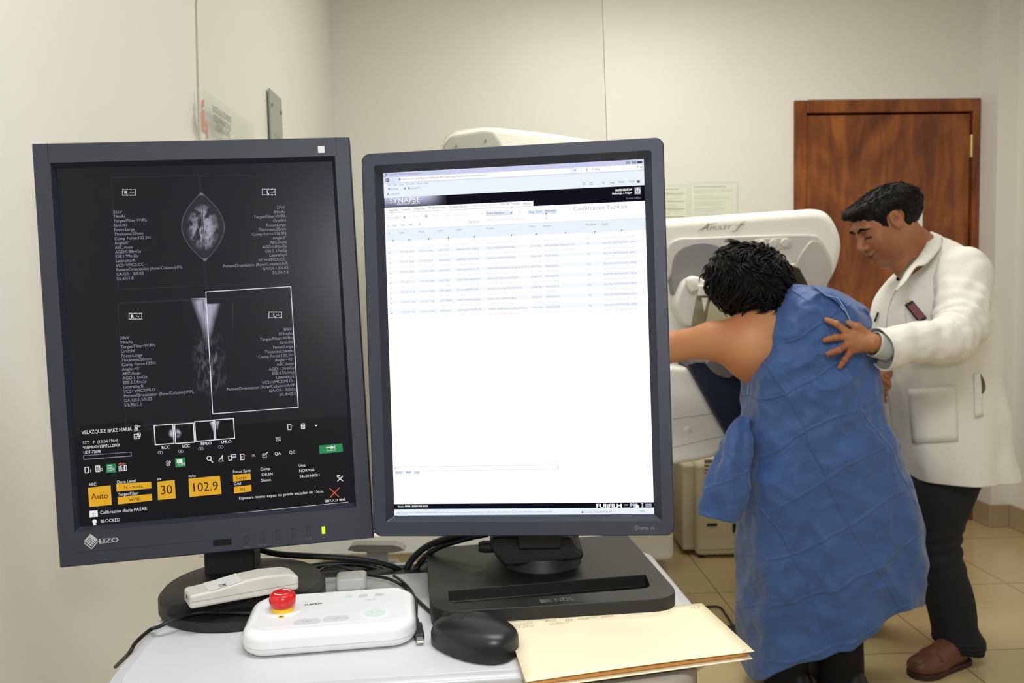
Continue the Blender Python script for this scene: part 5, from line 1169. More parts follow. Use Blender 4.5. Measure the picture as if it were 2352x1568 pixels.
for x, y in ((1339, 424), (1356, 423.5), (1384, 422.5)): s.rect((x, y-4), (x+5, y), .9, T1)
c = s.loc(1466.5, 417); s.g.add([K2 @ Vector((c[0]+.0018*math.cos(k*.52), -.0005, c[1]+.0018*math.sin(k*.52))) for k in range(12)], [tuple(range(12))], T3)
# black banner, fading from a pale left end
for i in range(14): pass
f0, f1 = .0727, .1015
band(f0, f1, BLK, .0, 1, 1); band(f1, .1168, BLK, .58, 1, 1)
s.text('SYNAPSE', 895, 467, 11.5, PW, width=73, k=7); s.text('information systems', 912, 470.5, 4.2, PW, width=55, k=6)
s.text('UNEME DEDICAM', 1452, 437.5, 4.6, PW, 'r', width=38, bold=.25); s.text('Radiologia e Imagen', 1452, 444.5, 4.4, PW, 'r', width=45, bold=.2); s.text('Version 1.085m', 1472, 456, 4, T1, 'r', width=34)
s.quad((1457, 430), (1472, 446), T1, 2); c = s.loc(1464.5, 438.5); s.lline([(c[0]+.0028*math.cos(math.radians(120+k*30)), c[1]+.0028*math.sin(math.radians(120+k*30))) for k in range(11)], 1.6, PW, 4); s.line([(1464.3, 432), (1464.5, 438)], 1.6, PW, 4)
band(f1, .1162, PW, 0, .58, 2); band(.1162, .1168, T3, 0, .58, 3)
for t, x, y in (('Agenda', 893, 485.5), ('Evento', 923, 484), ('Urgencia', 951, 482), ('Programacion', 985, 480), ('Trabajo Social', 1033, 478), ('Confirmacion Tecnico', 1080, 475), ('Lista de Trabajo', 1148, 471.5), ('Ayuda', 1202, 470)): s.text(t, x, y, 5.2, T1 if t[0] != 'C' else T2, k=6)
s.text('Confirmacion Tecnicos', 1317, 484, 9, 11, width=122)
for t, x, y, mi in (('27/11/2017', 889, 503.5, T1), ('27/11/2017', 938, 500, T2), ('Todos', 990, 498, T2), ('Origen/Espera', 1039, 495, T2), ('AP', 1191, 489, T2), ('OMAR CEDENO DEL RAZO', 1117, 508.5, T2)): s.text(t, x, y, 5.2, mi)
s.quad((1116, 487.5), (1177, 492.5), HDR, 1); s.rect((1116, 486), (1177, 493), .7, LN); s.text('Todos Equipos', 1118, 492.5, 5.2, T3, width=39); s.poly([(1172.5, 487.5), (1177, 487.3), (1174.8, 490.5)], T3, 4)
s.quad((1212, 484), (1248, 491), HDR, 1); s.quad((1250, 482), (1279, 489), HDR, 1); s.text('Hoy', 1215, 489.5, 5, T3); s.text('S-/+', 1232, 488.5, 5, T3); s.text('Actualizar', 1252, 486.5, 5.2, T3, width=26); s.line([(1250, 490.5), (1279, 489)], .7, LN); s.poly([(1252, 489), (1255, 494), (1257, 490.5)], DK, 5)
for x, y in ((926, 498), (976, 495.5)): s.quad((x, y-2), (x+6, y+4), LN, 3)
s.text('Tecnico', 1075, 512.5, 6, T1, width=26)
for x, y in ((1029, 495), (1108, 491), (1255, 500.5), (1176, 476)): s.poly([(x-1.5, y), (x+1.5, y), (x, y+2)], T3, 4)
for t, x, y in (('|x|', 889, 521), ('ENF', 901, 520.5), ('MG', 921, 519.5), ('PISC', 939, 518.5), ('US', 960, 517.5)): s.text(t, x, y, 4.6, T3)
band(.1640, .1665, HDR, 0, 1, 1); band(.1665, .1990, TOOL, 0, 1, 1); band(.1815, .1822, HDR, 0, 1, 2)
for t, x, y in (('TS', 891, 538.5), ('Llego', 917, 536.5), ('Fecha', 962, 534), ('A N', 1006, 532.5), ('CURP', 1047, 530), ('Nombre', 1116, 527), ('F Nac', 1216, 522.5), ('Estudio', 1249, 521), ('Modalidad', 1345, 517.5), ('Equipo', 1382, 516)): s.text(t, x, y, 4.2, T1)
for x, y in ((903, 553), (940, 551), (985, 549), (1030, 547), (1090, 544), (1175, 540.5), (1231, 538), (1299, 535), (1366, 532.5), (1428, 529)): s.poly([(x-2.2, y-1.6), (x+2.2, y-1.8), (x+.6, y+.6), (x+.4, y+3), (x-.4, y+3), (x-.6, y+.6)], T3, 4); s.line([(x-5, y+1), (x-4.5, y+3)], .6, T1, 4); s.line([(x+5, y-1), (x+5, y+2.5)], .6, T1, 4)
rows = [('10:29', '14:40', 'UDT-73686', 'VAMG680106MTLZLD04', 'VAZQUEZ MELENDEZ/GUDELIA', '06/01/1968', 'MAMOGRAFIA', '1(SM1)'), ('10:32', '12:45', 'UDT-77451', 'PEJE560101MTLRMR15', 'PEREZ JIMENEZ/EUFROCINA', '01/01/1956', 'MAMOGRAFIA DIAGNOSTICA', '1(SM1)'),
 ('10:34', '16:00', 'UDT-102954', 'VEGT730119MDFLTR04', 'VELAZQUEZ GUTIERREZ/MARIA DEL CARM', '19/01/1973', 'MAMOGRAFIA DIAGNOSTICA', '1(SM1)'), ('10:39', '12:40', 'UDT-73053', 'CARM690219MDFRBR09', 'CARMONA ROBLEDO/MARIANA', '19/02/1969', 'MAMOGRAFIA', '1(SM1)'),
 ('10:40', '16:30', 'UDT-68524', 'CORB660731MTLRND05', 'CORONA FRAGOSO/BENITA', '21/03/1966', 'MAMOGRAFIA', '1(SM1)'), ('10:59', '13:00', 'UDT-73771', 'LOMC630309MTLPLT02', 'LOPEZ MELENDEZ/MA CATALINA LETICIA', '09/03/1963', 'MAMOGRAFIA', '2(SM2)'),
 ('11:00', '13:00', 'UDT-72723', 'MELG641212MTLNNR06', 'MENESES LUNA/MARIA GUADALUPE', '12/12/1964', 'MAMOGRAFIA', '1(SM1)'), ('11:11', '15:00', 'UDT-73661', 'CENH710621MMCDLR07', 'CEDILLO NOLASCO/HORTENCIA', '21/06/1971', 'MAMOGRAFIA', '1(SM3)'),
 ('11:13', '16:15', 'UDT-104480', 'TORK630415MTLRLD00', 'TORRES BELTRAN/FLORA', '15/04/1963', 'MAMOGRAFIA', '2(SM2)'), ('11:19', '14:30', 'UDT-68361', 'RORA670827MTLLSR11', 'ROLOCOTZI DE LA ROSA/ARMANDA', '27/08/1967', 'MAMOGRAFIA', '3(SM3)'),
 ('11:22', '17:45', 'UDT-104620', 'NAGA630512MTLVNN08', 'NAVA SANCHEZ/MARIA ANGELICA', '12/05/1963', 'MAMOGRAFIA', '1(SM1)'), ('11:25', '11:40', 'UDT-70599', 'FOSF710705MTLLNL01', 'FLORES SANCHEZ/FILOMENA', '05/07/1971', 'MAMOGRAFIA', '2(SM2)'),
 ('11:26', '15:00', 'UDT-73540', 'OIMO640730MTLSRL01', 'OLVERA MARIA/EUGENIA', '21/07/1966', 'MAMOGRAFIA', '2(SM2)'), ('11:33', '14:45', 'UDT-61817', 'CAMC660615MTLPRL00', 'CAPILLA MARCELINO/CLARA RAFAELA', '15/06/1966', 'MAMOGRAFIA', '3(SM3)'),
 ('11:34', '16:45', 'UDT-104630', 'AERI710121MTLLDN08', 'BAEZ RODRIGUEZ/MARIA INES', '21/01/1971', 'MAMOGRAFIA DIAGNOSTICA', '2(SM2)')]
for i, r in enumerate(rows):
    f = i/14; mi = T2 if i % 2 == 0 else T1
    y0 = 569+161.5*f; y1 = 548+166*f; yy = lambda x: y0+(y1-y0)*(x-918)/(1385-918); dx = 5*f; mi = 11 if i % 2 else 5
    if i % 2: s.poly([(889+dx, yy(889)-7), (1478+dx*1.4, yy(1478)-8), (1478+dx*1.4, yy(1478)+2), (889+dx, yy(889)+2)], 12, 1)
    for t, x, w in (('17/11/27 '+r[0], 918, 33), ('17/11/27 '+r[1], 962, 33), (r[2], 1007, 27), (r[3], 1047, 54), (r[4], 1117, len(r[4])*2.9), (r[5], 1217, 26), (r[6], 1250, len(r[6])*3.2), ('MG', 1347, 8), ('SALA DE MASTOGRAFIA '+r[7], 1384, 74)):
        s.text(t, x+dx, yy(x), 4.0, mi, width=w)
    s.quad((893+dx, yy(893)-.8), (897+dx, yy(893)), T1, 3)
# scroll bar, export buttons, footer
s.rect((908, 1072), (1282, 1077), .7, LN, 3); s.quad((906, 1071.5), (914, 1077.5), TOOL, 2); s.text('<', 908, 1077, 4, T3); s.rect((1487, 1066), (1495, 1073), .7, LN, 3); s.text('>', 1489, 1072, 4, T3); s.line([(1282, 1070), (1282.5, 1077)], .8, T1, 4)
for t, x in (('Excel', 910), ('PDF', 933), ('CSV', 953)): s.quad((x-2, 1081.5), (x+len(t)*3+2, 1087.5), HDR, 1); s.text(t, x, 1087, 4.6, T3)
def hband(y0, y1, mi, k=1):
    a0_, a1_ = s.loc(906, y0)[1], s.loc(906, y1)[1]; s.g.add([K2 @ Vector((x, -.00015*k, z)) for x, z in ((-SW2, a1_), (SW2, a1_), (SW2, a0_), (-SW2, a0_))], [(0, 1, 2, 3)], mi)
band(.9662, .9815, BLK); band(.9815, .9985, TOOL); band(.9985, 1, BAR)
s.text('Usuario: OMAR CEDENO DEL RAZO', 914, 1164.5, 4, PW, width=73, bold=.2); s.text('FUJ', 1369, 1166, 9.5, PW, bold=.6, width=24); s.text('iFILM', 1394, 1166, 9.5, PW, bold=.6, width=34)
for i in range(3): s.line([(1433, 1157.5+i*3.2), (1442, 1157.3+i*3.2)], .8, T1, 4)
c = s.loc(1450, 1158.5); s.g.add([K2 @ Vector((c[0]+.0019*math.cos(k*.52), -.0006, c[1]+.0019*math.sin(k*.52))) for k in range(12)], [tuple(range(12))], LN); s.line([(1448, 1161), (1444.5, 1166)], 1.4, LN, 4)
s.quad((1455, 1156), (1465, 1166), T2, 3); c = s.loc(1464, 1163); s.g.add([K2 @ Vector((c[0]+.0021*math.cos(k*.52), -.0007, c[1]+.0021*math.sin(k*.52))) for k in range(12)], [tuple(range(12))], PW); s.poly([(1471, 1154), (1478, 1154), (1476.5, 1158), (1477.5, 1165), (1473, 1165), (1475, 1158)], T2, 4); s.quad((1483, 1156.5), (1496, 1166.5), T1, 3); s.rect((1483, 1156.5), (1496, 1166.5), .8, LN, 4)
s.text('http://172.16.1.4/OCLSpdlla2jc1tS0f5yyavyrdB251/SitioConfirmacionTecnico.aspx?nada=96&altoHoja=1136&cSitio=1&AreaDefault=1&UsuarioId=100147&UsuarioNombre=OMA', 910, 1178.5, 3.8, T1, width=366)
s.text('Internet | Protected Mode: Off', 1343, 1177, 4, T3, width=62); c = s.loc(1338, 1175.5); s.g.add([K2 @ Vector((c[0]+.0013*math.cos(k*.52), -.0006, c[1]+.0013*math.sin(k*.52))) for k in range(12)], [tuple(range(12))], T3); s.text('125%', 1469, 1175.5, 4, T3, width=11); s.text('a', 1446, 1175.5, 4, T1)
for i in range(10): pass
sc2 = s.g.build('screen', E2, m2, smooth=0)
VV = []; FF = []; CC = []
A_ = np.array(lin((196, 200, 226))); B_ = np.array(lin((18, 19, 30))); D_ = np.array(lin((70, 72, 96)))
def ban(u, v):
    t = min(1, max(0, (u-.62)/.38)); t = t*t*(3-2*t); top = (A_*(1-v)+D_*v) if u < .55 else (A_*(1-v)+D_*v); return top*(1-t)+B_*t
bl_ = (-SW2+.0005, zz_(f1)+.0002); nx, ny = 40, 10
vs = []; cs = []
for j in range(ny):
    for i in range(nx): u, v = i/(nx-1), j/(ny-1); vs.append(K2 @ Vector((-SW2+.0005+u*.078, -.0005, zz_(f0+(f1-f0)*v)))); cs.append(ban(u, v))
me = bpy.data.meshes.new('banner_fade'); me.from_pydata([tuple(v) for v in vs], [], [(j*nx+i, (j+1)*nx+i, (j+1)*nx+i+1, j*nx+i+1) for j in range(ny-1) for i in range(nx-1)]); me.materials.append(E_img)
at_ = me.color_attributes.new('Col', 'FLOAT_COLOR', 'POINT'); C4 = np.ones((len(vs), 4), np.float32); C4[:, :3] = np.array(cs); at_.data.foreach_set('color', C4.ravel()); link(bpy.data.objects.new('banner_fade', me), sc2)
# rectangular base with a pen tray
fl_ = G(990, 1418, .852); frt = G(1545, 1372, .852); bl2 = G(984, 1268, .855); br2 = G(1431, 1237, .855)
fl_ = Vector((-.098, .925)); frt = Vector((.196, .957)); br2 = Vector((.166, 1.215)); bl2 = Vector((-.128, 1.165))
def roundq(pts, rs, n=7):
    out = []; m = len(pts)
    for i in range(m):
        p = Vector(pts[i]); a = (Vector(pts[i-1])-p).normalized(); b_ = (Vector(pts[(i+1) % m])-p).normalized(); A = p+a*rs[i]; B = p+b_*rs[i]
        for k in range(n+1): t = k/n; out.append(tuple(A*(1-t)**2+p*2*t*(1-t)+B*t*t))
    return out
M_ = 0
bo = roundq([fl_, frt, br2, bl2], [.038, .038, .012, .012])
g = Geo(); g.prism(bo, TZ, TZ+.025, 2); base2 = g.build('rectangular_base', M_stand2, None, smooth=0)
ga, gb = G(1032, 1386, .855), G(1495, 1349, .855); gc_, gd = G(1030, 1355, .855), G(1482, 1319, .855)
g = Geo(); g.prism(roundq([(ga.x, ga.y), (gb.x, gb.y), (gd.x, gd.y), (gc_.x, gc_.y)], [.012, .014, .002, .002]), TZ+.010, TZ+.04, 2); ctr = g.build('cutter', M_stand2, None, smooth=0)
carve(base2, ctr); base2.parent = m2; base2.matrix_parent_inverse = Matrix.Translation(m2.location).inverted()
md = base2.modifiers.new('b', 'BEVEL'); md.width = .004; md.segments = 4; md.limit_method = 'ANGLE'; md.angle_limit = math.radians(40); md.harden_normals = True
base2.data.polygons.foreach_set('use_smooth', [True]*len(base2.data.polygons)); base2.data.set_sharp_from_angle(angle=math.radians(40))
g = Geo(); a = G(1243, 1385, .8552); e = G(1318, 1379, .8552); Xn = (e-a).normalized(); Yn = Vector((0, 0, 1)).cross(Xn)
text(g, 'NDS', a+Xn*.017, Xn, Yn, .011, 0, width=.023, N=Vector((0, 0, 1)), lift=.0003)
for i in range(9): w = .0003+.0009*(1-i/9); o_ = a+Xn*(i*.0016)+Vector((0, 0, .0003)); g.add([o_, o_+Xn*w, o_+Xn*w+Yn*.011, o_+Yn*.011], [(0, 1, 2, 3)])
g.build('base_mark', mat('grey_mark', (104, 104, 100), .4), base2, smooth=0)
# neck
def boxpx(g, x0, x1, Y0_, Y1_, z0_, z1_, mi=0): a, b_ = P(x0, 1250, Y0_), P(x1, 1250, Y0_); g.box((a.x, Y0_, z0_), (b_.x, Y1_, z1_), mi)
g = Geo(); q = [(P(x, y, 1.07).x, P(x, y, 1.07).z) for x, y in ((1128, 1225), (1125, 1240), (1137, 1268), (1148, 1282), (1160, 1294), (1336, 1278), (1340, 1262), (1322, 1250), (1312, 1225))]; g.prism(q, 1.055, 1.13, 1); g.build('neck_bracket', M_stand2, m2, bevel=.005, seg=3)
g = Geo(); boxpx(g, 1190, 1290, 1.045, 1.12, P(1240, 1262, 1.045).z, P(1240, 1262, 1.045).z+.16); g.build('lift_column', M_stand, m2, bevel=.003)
c = P(1245, 1300, 1.10); g = Geo(); g.lathe([(.054, TZ+.023), (.052, TZ+.030), (.047, TZ+.040), (.045, P(1245, 1285, 1.08).z)], (c.x, 1.10, 0), 40); g.build('swivel_disc', M_stand, m2)
g = Geo(); boxpx(g, 1150, 1330, 1.12, 1.15, TZ+.02, 1.22); g.build('rear_spine', M_stand, m2, bevel=.006)
p = P(1120, 1255, 1.08); g = Geo(Matrix.Translation(p) @ Matrix.Rotation(math.pi/2, 4, 'Y')); g.lathe([(.006, -.012), (.008, -.006), (.008, .010)], n=20); g.build('neck_knob', M_stand2, m2)

# ------------------------------------------------------------ white control box with the red stop button
M_ctl = mat('glossy_white_plastic', (228, 228, 228), .18, coat=.4); M_ctl2 = mat('control_face_white', (222, 222, 223), .3)
ya = math.radians(8.2); Mc = Matrix.Translation((-.2130, .9345, TZ)) @ Matrix.Rotation(ya, 4, 'Z')
ctl = empty('control_box', Mc.translation, 'white rounded control box with a red emergency stop button, on the table front', 'control box')
def rbox(cx, cy, z0, hx, hy, hz, r, rp):
    def f(X, Y, Z):
        qx, qy = np.abs(X-cx)-hx+rp, np.abs(Y-cy)-hy+rp; d2 = np.sqrt(np.maximum(qx, 0)**2+np.maximum(qy, 0)**2)+np.minimum(np.maximum(qx, qy), 0)-rp+r
        qz = np.abs(Z-z0)-hz+r; return np.sqrt(np.maximum(d2, 0)**2+np.maximum(qz, 0)**2)+np.minimum(np.maximum(d2, qz), 0)-r
    return f
HX, HY, HZ = .0950, .0600, .0140
f = rbox(0, 0, .0145, HX, HY, HZ, .010, .030); v_, f_ = sdf(lambda X, Y, Z: f(X, Y, Z)+0*X, (-.1, -.064, -.002), (.1, .064, .034), .0016)
v_ = np.array([tuple(Mc @ Vector(v)) for v in v_]); hs_ = npobj('housing', [(v_, f_)], M_ctl, ctl)
ct_ = BVHTree.FromPolygons([Vector(v) for v in v_], [tuple(int(i) for i in q) for q in f_])
ZT = .0287
def cl(px, py, z=TZ+ZT): return Mc.inverted() @ G(px, py, z)
g = Geo(Mc); o1 = rrect(-HX+.013, -HY+.015, HX-.013, HY-.008, .014, 5); g.prism(o1, ZT-.0004, ZT+.0002, 2); fc = g.build('face_plate', M_ctl2, ctl, smooth=0)
g = Geo(Mc); o0 = rrect(-HX+.0003, -HY+.0003, HX-.0003, HY-.0003, .030, 12); pth = [(x*1.0022, y*1.004, .0105) for x, y in o0]; g.tube(pth+pth[:1], .0004, n=5, sub=1, cap=False); g.build('housing_seam', mat('seam_grey', (170, 172, 172), .5), hs_)
c = cl(650, 1401); g = Geo(Mc); g.lathe([(.0195, ZT), (.0190, ZT+.002), (.0165, ZT+.001), (.0135, ZT+.0004)], (c.x, c.y, 0), 40); rg = g.build('button_surround', M_ctl, ctl)
c2 = (c.x, c.y, 0)
g = Geo(Mc); g.lathe([(.0125, ZT), (.0128, ZT+.004), (.0122, ZT+.006)], c2, 36); g.build('yellow_collar', mat('yellow_plastic', (232, 190, 40), .35), ctl)
g = Geo(Mc); g.lathe([(.0122, ZT+.0045), (.0138, ZT+.0065), (.0150, ZT+.011), (.0150, ZT+.0155), (.0138, ZT+.0195), (.0112, ZT+.0215), (.0100, ZT+.0212), (.004, ZT+.0207), (.0005, ZT+.0206)], c2, 40); eb = g.build('emergency_button', mat('red_plastic', (206, 22, 26), .22, coat=.5), ctl, smooth=60)
g = Geo(Mc); a0 = [(c.x+.0088*math.cos(math.radians(k)), c.y+.0088*math.sin(math.radians(k)), ZT+.0213) for k in range(20, 100, 8)]; g.tube(a0, .0005, n=5, sub=1); a0 = [(c.x+.0088*math.cos(math.radians(k)), c.y+.0088*math.sin(math.radians(k)), ZT+.0213) for k in range(200, 280, 8)]; g.tube(a0, .0005, n=5, sub=1); g.build('turn_arrows', M_paper, eb)
c = cl(646, 1417); g = Geo(Mc); g.lathe([(.0034, ZT), (.0034, ZT+.0008)], (c.x, c.y, 0), 20); ylw = g.build('warning_dot', mat('amber_dot', (216, 172, 40), .4), ctl)
g = Geo(Mc); g.prism([(c.x-.002, c.y+.001), (c.x+.002, c.y+.001), (c.x, c.y-.002)], ZT+.0008, ZT+.001, 2); g.build('dot_symbol', M_dark, ylw, smooth=0)
def capsule(name, px, py, w, h, m, par, zz=.0008):
    c = cl(px, py); g = Geo(Mc); r = h*.98; g.prism(rrect(c.x-w, c.y-h, c.x+w, c.y+h, r, 8), ZT, ZT+zz, 2); o = g.build(name, m, par, bevel=.0003, seg=1); return o, c
M_key = mat('key_grey', (200, 200, 202), .35); M_kl = mat('key_print', (168, 170, 172), .5)
k1, c = capsule('oval_key', 706, 1428, .0145, .0080, M_key, ctl)
g = Geo(Mc)
for a in (-.004, .004): g.box((c.x+a-.0002, c.y-.003, ZT+.0008), (c.x+a+.0002, c.y+.003, ZT+.001))
g.prism([(c.x-.002, c.y), (c.x, c.y+.002), (c.x+.002, c.y), (c.x, c.y-.002)], ZT+.0008, ZT+.001, 2); g.build('key_symbol', M_kl, k1, smooth=0)
k2, c = capsule('oval_key', 772, 1421, .0145, .0080, M_key, ctl); g = Geo(Mc); g.tube([(c.x-.004, c.y-.002, ZT+.001), (c.x, c.y-.001, ZT+.001), (c.x+.001, c.y+.002, ZT+.001), (c.x+.004, c.y+.002, ZT+.001)], .0003, n=5, sub=1); g.build('key_symbol', M_kl, k2)
M_gl = mat('pale_green_lens', (196, 232, 206), .3, emit=.0); capsule('start_key_ring', 861, 1408, .0165, .0160, mat('ring_white', (224, 226, 224), .3), ctl, .0006)
k3, c = capsule('start_key', 861, 1408, .0125, .0120, emi('lit_green_key', (236, 250, 239), .92), ctl, .0012); g = Geo(Mc); g.box((c.x-.004, c.y-.003, ZT+.0012), (c.x-.0035, c.y+.003, ZT+.0014)); g.box((c.x-.004, c.y-.0002, ZT+.0012), (c.x+.004, c.y+.0002, ZT+.0014)); g.build('key_symbol', mat('soft_green_print', (150, 205, 160), .5), k3, smooth=0)
k4, c = capsule('indicator', 801, 1370, .0042, .0036, emi('lit_green_dot', (212, 243, 222), .9), ctl, .0006)
k5, c = capsule('slide_switch', 853, 1367, .0155, .0052, mat('slot_grey', (196, 196, 196), .4), ctl, .0004); g = Geo(Mc); g.prism(rrect(c.x-.005, c.y-.0035, c.x+.005, c.y+.0035, .002, 4), ZT, ZT+.0018, 2); g.build('slider', M_ctl2, k5, bevel=.0004, seg=1)
g = Geo(); e1, e2 = G(700, 1391, TZ+ZT), G(739, 1387, TZ+ZT); Xn = (e2-e1).normalized(); Yn = Vector((0, 0, 1)).cross(Xn)
text(g, 'FUJIFILM', e1, Xn, Yn, .0034, 0, width=(e2-e1).length, N=Vector((0, 0, 1)), lift=.0006, bold=.0002); g.build('printed_word', M_dark, fc, smooth=0)
g = Geo(); e1, e2 = G(841, 1379, TZ+ZT), G(866, 1376, TZ+ZT); text(g, 'ON  OFF', e1, (e2-e1).normalized(), Yn, .0013, 0, width=(e2-e1).length, N=Vector((0, 0, 1)), lift=.0006); g.build('printed_word', M_dark, fc, smooth=0)
# plug block behind it
c = G(808, 1352, TZ); g = Geo(Matrix.Translation((c.x, c.y, TZ)) @ Matrix.Rotation(ya, 4, 'Z')); g.box((-.020, -.012, 0.0), (.020, .018, .020)); 
cn = g.build('cable_connector', mat('satin_white', (214, 214, 210), .3), ctl, bevel=.006, seg=4)

# ------------------------------------------------------------ remote control lying on the round base
ra, rb_ = Vector((-.381, .936, 0)), Vector((-.274, 1.003, 0)); rmid = (ra+rb_)/2; rl = (rb_-ra).length/2
Mr = frame((rmid.x, rmid.y, .0), (rb_-ra), (0, 0, 1)); zr = TZ+.0415
rem = empty('remote_control', (rmid.x, rmid.y, TZ+.02), 'worn off-white remote control with a taped label lying on the round monitor base', 'remote control')
Mr = Matrix.Translation((0, 0, zr)) @ Mr @ Matrix.Rotation(math.radians(1.5), 4, 'Y')
M_rem = mat('aged_white_plastic', (196, 192, 182), .42, var=.06, vscale=30, bump=.05, bscale=300)
prof = [(-rl, -.0085), (-rl, .0075), (-rl*.5, .0095), (0.0, .0145), (rl*.35, .0155), (rl*.8, .0135), (rl, .0085), (rl, -.0085)]
g = Geo(Mr); g.prism([(x, z) for x, z in prof], -.0175, .0175, 1); rm = g.build('shell', M_rem, rem, bevel=.0035, seg=4)
g = Geo(Mr); g.box((-rl+.002, -.01765, -.0005), (rl-.002, -.0173, 0)); g.build('shell_seam', M_dgrey, rm, smooth=0)
g = Geo(Mr); g.box((-rl-.0003, -.003, -.001), (-rl+.001, .003, .003)); g.build('emitter_hole', M_dark, rm, smooth=0)
g = Geo(Mr)
for x0_, x1_ in ((-rl*.62, -rl*.05),): g.prism([(-rl*.66, .0088), (-rl*.5, .00955), (-rl*.06, .0139), (-rl*.06, .0142), (-rl*.5, .0099), (-rl*.66, .0091)], -.0160, .0160, 1)
tp_ = g.build('paper_tape', mat('paper_tape_grey', (206, 204, 198), .6), rem, smooth=0)
g = Geo(); R = Mr.to_3x3(); O = Mr @ Vector((-rl*.28, .010, .0112)); text(g, 'M', Mr @ Vector((-rl*.46, -.006, .0104)), R @ Vector((0, -1, 0)), R @ Vector((1, 0, .11)), .008, 0, N=R @ Vector((0, 0, 1)), lift=.0006); g.build('handwritten_letter', mat('ink_grey', (92, 94, 98), .6), tp_, smooth=0)

# ------------------------------------------------------------ mouse
Mm = frame((-.0475, .8835, TZ), (-.80, .60, 0), (0, 0, 1))
mo = empty('computer_mouse', Mm.translation, 'black computer mouse between the white control box and the manila folder', 'mouse')
def mousef(X, Y, Z):
    w = .0315+.0012*np.cos((X+.012)*60)
    t = ell((-.010, 0, -.004), (.066, .043, .042))(X, Y, Z); t2 = ell((.018, 0, -.004), (.046, .042, .031))(X, Y, Z)
    f = smin(t, t2, .02); a = np.abs(X+.0)/.053; b = np.abs(Y)/w; d = ((a**2.6+b**2.6)**(1/2.6)-1)*.030
    f = -smin(-f, -d, .006); return np.maximum(f, .002-Z)
v_, f_ = sdf(mousef, (-.07, -.045, -.002), (.07, .045, .05), .0014); v_ = np.array([tuple(Mm @ Vector(v)) for v in v_]); M_mouse = mat('black_satin', (26, 26, 28), .36); mb = npobj('shell', [(v_, f_)], M_mouse, mo)
mt_ = BVHTree.FromPolygons([Vector(v) for v in v_], [tuple(int(i) for i in q) for q in f_])
def onM(x, y, off=0): h = mt_.ray_cast(Mm @ Vector((x, y, .09)), Vector((0, 0, -1))); return (h[0] if h[0] else Mm @ Vector((x, y, .01)))+Vector((0, 0, off))
g = Geo(); g.tube([onM(x, 0, .0001) for x in (.051, .04, .03, .02, .008)], .0005, n=5); g.build('button_split', M_dark, mb)
g = Geo(); g.tube([onM(.008, y, .0001) for y in (-.030, -.015, 0, .015, .030)], .0004, n=5); g.build('button_split', M_dark, mb)
wc = onM(.036, 0, -.003); g = Geo(Matrix.Translation(wc) @ Mm.to_3x3().to_4x4() @ Matrix.Rotation(math.pi/2, 4, 'X')); g.lathe([(.005, -.003), (.0075, -.002), (.0075, .002), (.005, .003)], n=24); g.build('scroll_wheel', M_black, mo)
g = Geo(); g.tube([Mm @ Vector((x, (-.0325 if True else 0), .010)) for x in (-.03, 0, .03)], .0003, n=4); 
v2 = []
g = Geo(Mm); pts_ = [(.0525*math.cos(a)*1.0, .0325*math.sin(a), .011) for a in [math.radians(k) for k in range(0, 360, 12)]]
g = Geo(); g.tube([onM(x, -.0285, -.0) for x in (.04, .02, 0, -.02, -.035)], .0004, n=5); g.build('side_seam', M_dark, mb)

# ------------------------------------------------------------ manila folder
M_man = mat('manila_card', (230, 216, 182), .7, var=.02, vscale=15, bump=.03, bscale=200)
fo = empty('manila_folder', G(1430, 1480, TZ), 'open-edged cream manila folder with handwriting over the table front edge', 'folder')
c4 = [G(1160, 1425, .839), G(1612, 1385, .839), G(1733, 1496, .839), G(1208, 1566, .839)]
def sheet(cs, name, rise, m, par, th=.0006, dz=0, n=14):
    vs = []
    for j in range(n):
        for i in range(n):
            u, v = i/(n-1), j/(n-1); p = cs[0].lerp(cs[1], u).lerp(cs[3].lerp(cs[2], u), v); vs.append(p+Vector((0, 0, dz+rise(u, v))))
    g = Geo(); g.add(vs, [(j*n+i, j*n+i+1, (j+1)*n+i+1, (j+1)*n+i) for j in range(n-1) for i in range(n-1)]); return g.build(name, m, par, smooth=180, solid=th)
up_s = sheet(c4, 'front_cover', lambda u, v: .0012*math.sin(u*3.1)*v, M_man, fo)
c5 = [G(1162, 1427, .833), G(1612, 1386, .833), G(1731, 1512, .832), G(1215, 1588, .832)]
c5 = [Vector((c4[0].x, c4[0].y, TZ+.0012)), Vector((c4[1].x, c4[1].y, TZ+.0012)), Vector((c4[2].x-.002, c4[2].y-.001, TZ+.0016)), Vector((c4[3].x+.001, c4[3].y-.001, TZ+.0016))]
sheet(c5, 'back_cover', lambda u, v: .0, M_man, fo)
g = Geo(); a, b_ = c5[0].lerp(c5[1], .0), c4[1]; n = 12
vs = []
for i in range(n+1):
    u = i/n; lo_, hi_ = c5[0].lerp(c5[1], u), c4[0].lerp(c4[1], u)
    for k in range(7): t = k/6; p = lo_.lerp(hi_, t); vs.append(p+Vector((0, .003*math.sin(math.pi*t), 0)))
g.add(vs, [(i*7+k, (i+1)*7+k, (i+1)*7+k+1, i*7+k+1) for i in range(n) for k in range(6)]); g.build('fold', M_man, fo, smooth=180, solid=.0006)
ins = [c5[0].lerp(c4[0], .4).lerp(c5[2].lerp(c4[2], .4), .03), c5[1].lerp(c4[1], .4).lerp(c5[3].lerp(c4[3], .4), .03), c5[2].lerp(c4[2], .5).lerp(c5[0], .02), c5[3].lerp(c4[3], .5).lerp(c5[1], .02)]
sheet(ins, 'gap_glow_sheet', lambda u, v: 0, mat('gap_glow_orange', (214, 150, 78), .7), fo, .0022)  # orange colour stands in for light glowing through the manila in the gap
M_pencil = mat('pencil_grey', (150, 138, 112), .7)
